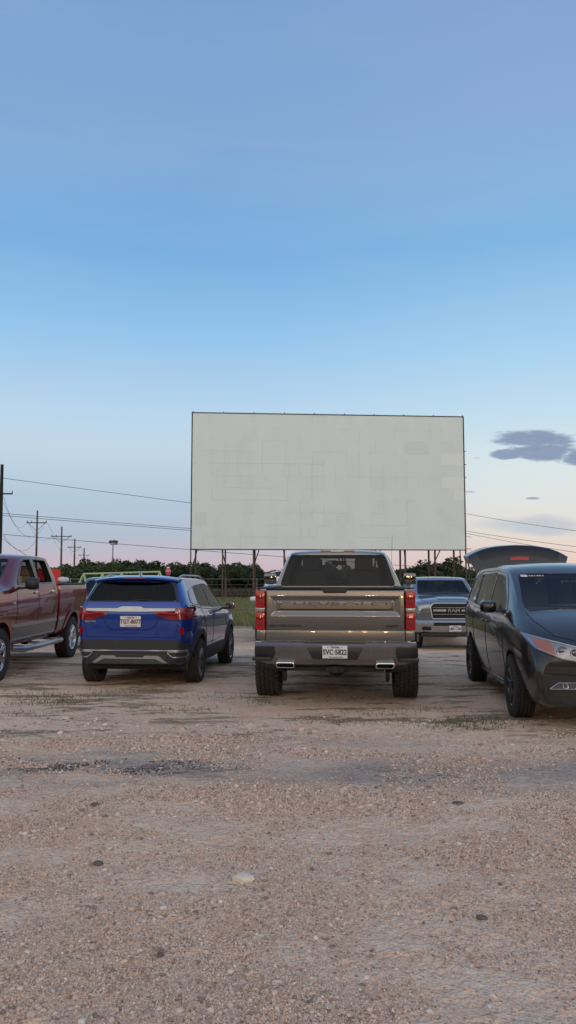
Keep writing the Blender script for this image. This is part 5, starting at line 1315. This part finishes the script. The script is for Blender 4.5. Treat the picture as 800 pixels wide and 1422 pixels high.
# loose stones
def ico(sub):
    bm = bmesh.new()
    if sub: bmesh.ops.create_icosphere(bm, subdivisions=1, radius=1)
    else:
        q = [bm.verts.new(p) for p in ((1, 0, 0), (-1, 0, 0), (0, 1, 0), (0, -1, 0), (0, 0, 1))]
        for a, b in ((0, 2), (2, 1), (1, 3), (3, 0)): bm.faces.new((q[a], q[b], q[4]))
    bm.verts.index_update(); v = np.array([x.co[:] for x in bm.verts]); f = np.array([[q.index for q in p.verts] for p in bm.faces]); bm.free(); return v, f
ICO = {0: ico(0), 1: ico(1)}
def stones(name, n, ylo, yhi, smin, smax, mat, seed, power=1.6, mask=None, squash=.6, sub=1, ex=3.2):
    IV, IF = ICO[sub]
    g = np.random.default_rng(seed)
    y = ylo + (yhi - ylo) * g.random(n) ** power; x = (g.random(n) * 2 - 1) * (y * .42 + .5)
    if mask is not None: k = mask(x, y, g); x, y = x[k], y[k]
    dens = vnoise(x * .6, y, 9, .42) * .40 + vnoise(x * .6, y, 10, 1.2) * .35 + vnoise(x * .7, y, 14, .16) * .25; k = g.random(len(x)) < np.clip((dens - .40) * 4.0, .05, 1); x, y = x[k], y[k]; n = len(x)
    s = smin * (smax / smin) ** (g.random(n) ** ex); s = s * np.clip(y / 5, .8, 1.5)
    sc = np.stack([s * (.7 + .6 * g.random(n)), s * (.7 + .6 * g.random(n)), s * (squash * .7 + squash * .6 * g.random(n))], -1)
    a = g.random(n) * 2 * PI; V = IV[None] * (1 + .28 * g.normal(size=(n, len(IV), 1)).clip(-1.5, 1.5)) * sc[:, None, :]
    ca, sa = np.cos(a)[:, None], np.sin(a)[:, None]; vx = V[..., 0] * ca - V[..., 1] * sa; vy = V[..., 0] * sa + V[..., 1] * ca
    z = hgt(x, y); P = np.stack([vx + x[:, None], vy + y[:, None], V[..., 2] + (z + sc[:, 2] * .25)[:, None]], -1).reshape(-1, 3)
    Fc = (IF[None] + (np.arange(n) * len(IV))[:, None, None]).reshape(-1, 3).astype(np.int32); nf = len(Fc)
    me = bpy.data.meshes.new(name); me.vertices.add(len(P)); me.vertices.foreach_set('co', P.astype(np.float32).ravel()); me.loops.add(nf * 3); me.loops.foreach_set('vertex_index', Fc.ravel())
    me.polygons.add(nf); me.polygons.foreach_set('loop_start', np.arange(0, nf * 3, 3, dtype=np.int32)); me.polygons.foreach_set('loop_total', np.full(nf, 3, dtype=np.int32)); me.polygons.foreach_set('use_smooth', np.zeros(nf, dtype=bool))
    me.update(calc_edges=True); add_attr(me, np.repeat(g.random(n), len(IV))); o = link(name, me, mat); return o
m, nt, b_ = nmat('stone'); B = NB(nt); at_ = B.n('ShaderNodeAttribute'); at_.attribute_name = 'tint'; tc = B.n('ShaderNodeTexCoord')
c = B.ramp(at_.outputs['Fac'], (0, (.20, .14, .11)), (.35, (.52, .37, .28)), (.85, (.62, .47, .385)), (1, (.72, .61, .52))); c = B.mix(.4, c, B.ramp(B.noise(tc.outputs['Object'], 60, 4, .7), (.3, (.3, .3, .3)), (.7, (.7, .7, .7))), 'OVERLAY')
nt.links.new(c, b_.inputs['Base Color']); b_.inputs['Roughness'].default_value = .9; b_.inputs['Specular IOR Level'].default_value = .2
M['stone'] = m
M['tar'] = simple('tar_crumb', (.05, .046, .045), .85, noise=.4, nscale=30)
def tarfield(x, y):
    q = vnoise(x * .3, y, 21, .30) * .5 + vnoise(x * .35, y, 22, .11) * .5; r = np.maximum(1 - ((x + 1.7) / 1.5) ** 2 - ((y - 6.65) / .6) ** 2, .6 - ((x - 1.8) / 1.8) ** 2 - ((y - 6.35) / .4) ** 2)
    return q, r
def notar(x, y, g):
    q, r = tarfield(x, y); belt = np.clip(1.3 - ((x - 1.5) / 2.6) ** 2 - ((y - 6.5) / .75) ** 2 - vnoise(x * .4, y, 41, .5) * .9, 0, .8); return ((q < .55) | (g.random(len(x)) > np.clip(r * 2, 0, .85))) & (g.random(len(x)) > belt)
o = stones('gravel', 70000, 2.3, 9.0, .0035, .019, M['stone'], 5, 1.6, notar, ex=5.0); tag(o, 'small loose pinkish gravel covering the foreground of the lot', 'gravel'); o['kind'] = 'stuff'
o = stones('grit', 330000, 2.3, 8.0, .0035, .0085, M['stone'], 12, 1.5, notar, 1.0, 0, 2.0); tag(o, 'fine pinkish tan grit packed between the larger gravel stones', 'grit'); o['kind'] = 'stuff'
def tarmask(x, y, g):
    q = vnoise(x * .3, y, 21, .30) * .5 + vnoise(x * .35, y, 22, .11) * .5; r = np.maximum(1 - ((x + 1.7) / 1.5) ** 2 - ((y - 6.65) / .6) ** 2, .6 - ((x - 1.8) / 1.8) ** 2 - ((y - 6.35) / .4) ** 2)
    return (q > .55) & (g.random(len(x)) < np.clip(r, 0, 1))
o = stones('tar_crumbs', 60000, 5.7, 7.7, .003, .010, M['tar'], 6, 1.0, tarmask, .45); tag(o, 'black crumbs of broken tar scattered in a band across the lot', 'tar crumbs'); o['kind'] = 'stuff'
def rock(px, py, s, mat, label, seed):
    p = ground_at(px, py); bm = bmesh.new(); bmesh.ops.create_icosphere(bm, subdivisions=3, radius=1); g = random.Random(seed)
    ph = [Vector((g.gauss(0, 1), g.gauss(0, 1), g.gauss(0, 1))).normalized() for _ in range(9)]
    for v in bm.verts:
        d = v.co.normalized(); k = min(1.0, min((.72 + .1 * i % .3) / max(.01, d.dot(q)) if d.dot(q) > .3 else 9 for i, q in enumerate(ph))); v.co = Vector((d.x * s[0], d.y * s[1], d.z * s[2])) * k
    z = float(hgt(np.array(p.x), np.array(p.y))); o = link('rock', bm2me(bm, 'rock', 30), M[mat], None, (p.x, p.y, z + s[2] * .3), (0, 0, g.uniform(-.3, .3))); tag(o, label, 'rock')
M['paleRock'] = simple('pale_rock', (.66, .56, .45), .9, noise=.2, nscale=25, bump=.4, bscale=40); M['darkRock'] = simple('dark_rock', (.11, .09, .075), .9, noise=.3, nscale=25, bump=.4, bscale=40)
rock(338, 1221, (.062, .045, .030), 'paleRock', 'flat pale tan rock, the largest stone lying in the gravel foreground', 1)
rock(136, 1197, (.035, .025, .018), 'darkRock', 'small dark rock on the gravel, left of the large pale rock', 2)
rock(222, 1329, (.016, .014, .015), 'darkRock', 'tiny dark clod in the lower left gravel', 3)
rock(636, 1112, (.045, .028, .014), 'darkRock', 'dark flat tar lump on the gravel at the right, below the grey band', 4)
rock(132, 1119, (.035, .024, .018), 'darkRock', 'black tar lump just below the dark streaks at left', 5)
rock(669, 1273, (.028, .02, .014), 'darkRock', 'greyish dark stone in the lower right gravel', 6)

# weeds and grass
def blades(name, pts, h, w, mat, seed):
    g = np.random.default_rng(seed); n = len(pts); P = np.array(pts); a = g.random(n) * 2 * PI; hh = h * (.4 + .8 * g.random(n)); lx, ly = np.cos(a), np.sin(a); lean = hh * (.2 + .8 * g.random(n)); b = g.random(n) * 2 * PI
    v0 = P + np.stack([-ly * w, lx * w, np.zeros(n)], -1); v1 = P + np.stack([ly * w, -lx * w, np.zeros(n)], -1); v2 = P + np.stack([lx * lean, ly * lean, hh], -1)
    V = np.stack([v0, v1, v2], 1).reshape(-1, 3); me = bpy.data.meshes.new(name); me.vertices.add(3 * n); me.vertices.foreach_set('co', V.astype(np.float32).ravel()); me.loops.add(3 * n); me.loops.foreach_set('vertex_index', np.arange(3 * n, dtype=np.int32))
    me.polygons.add(n); me.polygons.foreach_set('loop_start', np.arange(0, 3 * n, 3, dtype=np.int32)); me.polygons.foreach_set('loop_total', np.full(n, 3, dtype=np.int32)); me.update(calc_edges=True); add_attr(me, np.repeat(g.random(n), 3)); return link(name, me, mat)
pts = []; spots = [(70, 968), (85, 975), (60, 962), (635, 1008), (650, 1000), (150, 962), (450, 1000), (540, 1003), (40, 990), (250, 985), (480, 968), (300, 968), (700, 1005), (20, 975), (190, 960), (590, 985), (360, 975), (510, 990)]
for (px, py) in spots:
    c0 = ground_at(px, py); k = 260 if px in (635, 650, 70, 85) else 80
    for _ in range(k):
        x = c0.x + random.gauss(0, .26); y = c0.y + random.gauss(0, .13); pts.append((x, y, float(hgt(np.array(x), np.array(y))) + .0))
o = blades('weeds', pts, .035, .006, M['weed'], 3); tag(o, 'short sparse weeds growing in the gravel behind the vehicles', 'weeds'); o['kind'] = 'stuff'
g = np.random.default_rng(8); n = 90000; y = 28 + 44 * g.random(n) ** 1.5; x = (g.random(n) * 2 - 1) * (y * .42 + 2); k = vnoise(x, y, 30, 2.5) * .6 + vnoise(x, y, 31, .8) * .4 > .42; x, y = x[k], y[k]
o = blades('grass', np.stack([x, y, hgt(x, y)], -1), .16, .012, M['grass'], 4); tag(o, 'rough green and straw coloured grass of the field before the screen', 'grass'); o['kind'] = 'stuff'
# dry brush at the foot of the tree line
n = 60000; y = 75.5 + 4 * g.random(n); x = (g.random(n) * 2 - 1) * 42; k = vnoise(x, y, 33, 1.6) > .35; x, y = x[k], y[k]
m_ = leaf_mat('dry_brush', (.10, .085, .055), (.24, .20, .14)); o = blades('dry_brush', np.stack([x, y, hgt(x, y)], -1), .85, .03, m_, 5); tag(o, 'grey tan dry brush along the foot of the tree line', 'brush'); o['kind'] = 'stuff'

# ------------------------------------------------------------------ sky
w = bpy.data.worlds.new('World'); scene.world = w; w.use_nodes = True; nt = w.node_tree; nt.nodes.clear(); B = NB(nt)
tc = B.n('ShaderNodeTexCoord'); vn = B.n('ShaderNodeVectorMath', operation='NORMALIZE'); nt.links.new(tc.outputs['Generated'], vn.inputs[0])
sp = B.n('ShaderNodeSeparateXYZ'); nt.links.new(vn.outputs[0], sp.inputs[0]); X, Yw, Z = sp.outputs
def s2l(c): return tuple(((v / 255) / 12.92 if v / 255 < .04045 else ((v / 255 + .055) / 1.055) ** 2.4) for v in c)
def skyramp(st): return B.ramp(Z, *[(p, s2l(c)) for p, c in st])
left = skyramp([(0, (206, 178, 186)), (.02, (196, 183, 194)), (.042, (178, 188, 204)), (.10, (178, 200, 218)), (.165, (194, 215, 230)), (.21, (184, 213, 236)), (.30, (150, 197, 236)), (.40, (120, 174, 224)), (.52, (130, 168, 212)), (.66, (124, 160, 208)), (1, (122, 152, 202))])
right = skyramp([(0, (228, 192, 184)), (.03, (234, 212, 200)), (.06, (230, 222, 212)), (.10, (226, 230, 226)), (.15, (216, 230, 234)), (.20, (196, 223, 238)), (.28, (168, 209, 240)), (.40, (128, 181, 226)), (.52, (138, 172, 214)), (.66, (128, 160, 208)), (1, (122, 152, 202))])
back = B.ramp(Z, (0, (.95, .55, .34)), (.06, (1.35, .98, .68)), (.14, (1.32, 1.17, 1.02)), (.26, (1.25, 1.21, 1.16)), (.5, (1.02, 1.02, 1.04)), (1, (.56, .60, .72)))
az = B.m('DIVIDE', X, B.m('MAXIMUM', Yw, .05))
front = B.mix(B.rng(az, -.14, .36), left, right)
colr = B.mix(B.rng(Yw, .15, -.55), front, back)
# clouds, by direction
hz = B.n('ShaderNodeMapping'); hz.inputs['Scale'].default_value = (1, 1, 7); nt.links.new(vn.outputs[0], hz.inputs[0])
hn = B.noise(hz.outputs[0], 1.6, 6, .55, .4); colr = B.mix(B.rng(hn, .46, .72, 0, .07), colr, s2l((196, 206, 220)))
sc = B.n('ShaderNodeCombineXYZ'); v_ = B.m('DIVIDE', Z, B.m('MAXIMUM', Yw, .05)); nt.links.new(az, sc.inputs[0]); nt.links.new(B.m('MULTIPLY', v_, 3.2), sc.inputs[1])
cn = B.noise(sc.outputs[0], 24, 7, .62); cn2 = B.noise(sc.outputs[0], 7, 5, .6)
def blob(u, v, a, b): return B.m('SUBTRACT', 1, B.m('ADD', B.m('POWER', B.m('ABSOLUTE', B.m('DIVIDE', B.m('SUBTRACT', az, u), a)), 2), B.m('POWER', B.m('ABSOLUTE', B.m('DIVIDE', B.m('SUBTRACT', v_, v), b)), 2)))
def ctr(px, py): d = ray(px, py); return d[0] / d[1], d[2] / d[1]
fr_ = B.rng(Yw, .2, .4)
bl = None
for (px, py, a, b) in ((742, 609, .060, .0125), (756, 628, .056, .0150), (806, 634, .035, .012), (708, 631, .024, .008)):
    u, v = ctr(px, py); q = B.m('MAXIMUM', blob(u, v, a, b), -2); bl = q if bl is None else B.m('MAXIMUM', bl, q)
bl = B.m('MULTIPLY_ADD', bl, 1.7, .15)
cl = B.rng(B.m('ADD', bl, B.m('ADD', B.m('MULTIPLY_ADD', cn, 4.4, -2.2), B.m('MULTIPLY_ADD', cn2, 1.6, -.8))), -.15, 1.15)
colr = B.mix(B.m('MULTIPLY', B.m('MULTIPLY', cl, fr_), .95), colr, B.mix(cn, s2l((122, 140, 170)), s2l((150, 164, 190))))
for (px, py, a, b, k) in ((740, 692, .012, .0022, .8), (652, 683, .010, .0018, .5), (662, 636, .006, .0015, .3)):
    u, v = ctr(px, py); q = B.rng(B.m('ADD', blob(u, v, a, b), B.m('MULTIPLY_ADD', cn, 1.6, -.8)), .1, .7); colr = B.mix(B.m('MULTIPLY', B.m('MULTIPLY', q, fr_), k), colr, s2l((150, 158, 178)))
u, v = ctr(790, 730); q = B.rng(B.m('ADD', blob(u, v, .13, .018), B.m('MULTIPLY_ADD', cn2, 3.0, -1.7)), -.1, 1.0); colr = B.mix(B.m('MULTIPLY', B.m('MULTIPLY', q, fr_), .75), colr, s2l((186, 196, 208)))
u, v = ctr(330, 762); q = B.rng(blob(u, v, .40, .018), 0, 1); colr = B.mix(B.m('MULTIPLY', B.m('MULTIPLY', q, fr_), .16), colr, s2l((226, 186, 190)))
# dim ground side of the sphere
colr = B.mix(B.rng(Z, -.001, -.02), colr, (.16, .12, .10))
bg = B.n('ShaderNodeBackground'); nt.links.new(colr, bg.inputs['Color']); bg.inputs['Strength'].default_value = 1.0
ow = B.n('ShaderNodeOutputWorld'); nt.links.new(bg.outputs[0], ow.inputs['Surface'])

# ------------------------------------------------------------------ lights and camera
sl = bpy.data.lights.new('dusk_sun', 'SUN'); sl.energy = .35; sl.angle = R(20); sl.color = (1, .78, .58)
so = bpy.data.objects.new('dusk_sun', sl); col.objects.link(so); d = Vector((-.75, 1.0, -.22)); so.rotation_euler = d.to_track_quat('-Z', 'Y').to_euler()
for i, (x, z) in enumerate(((-4.2, 3.3), (-.3, 3.6), (1.2, 3.5), (3.4, 3.4))):   # lit lamps of the stand behind the viewer, mirrored in the tailgates
    pl = bpy.data.lights.new('yard_lamp', 'POINT'); pl.energy = 230; pl.shadow_soft_size = .22; pl.color = (1, .62, .30)
    po = bpy.data.objects.new('yard_lamp', pl); col.objects.link(po); po.location = (x, -14, z)
cam = bpy.data.cameras.new('camera'); co = bpy.data.objects.new('camera', cam); col.objects.link(co)
cam.sensor_fit = 'VERTICAL'; cam.sensor_height = 36; cam.lens = F / 1422 * 36; cam.clip_end = 6000; cam.clip_start = .05
co.location = (0, 0, CAMH); co.rotation_euler = (PI / 2 + PITCH, 0, 0); scene.camera = co
vs = scene.view_settings; vs.view_transform = 'Standard'; vs.look = 'None'; vs.gamma = 1; vs.exposure = 0
scene.render.engine = 'CYCLES'
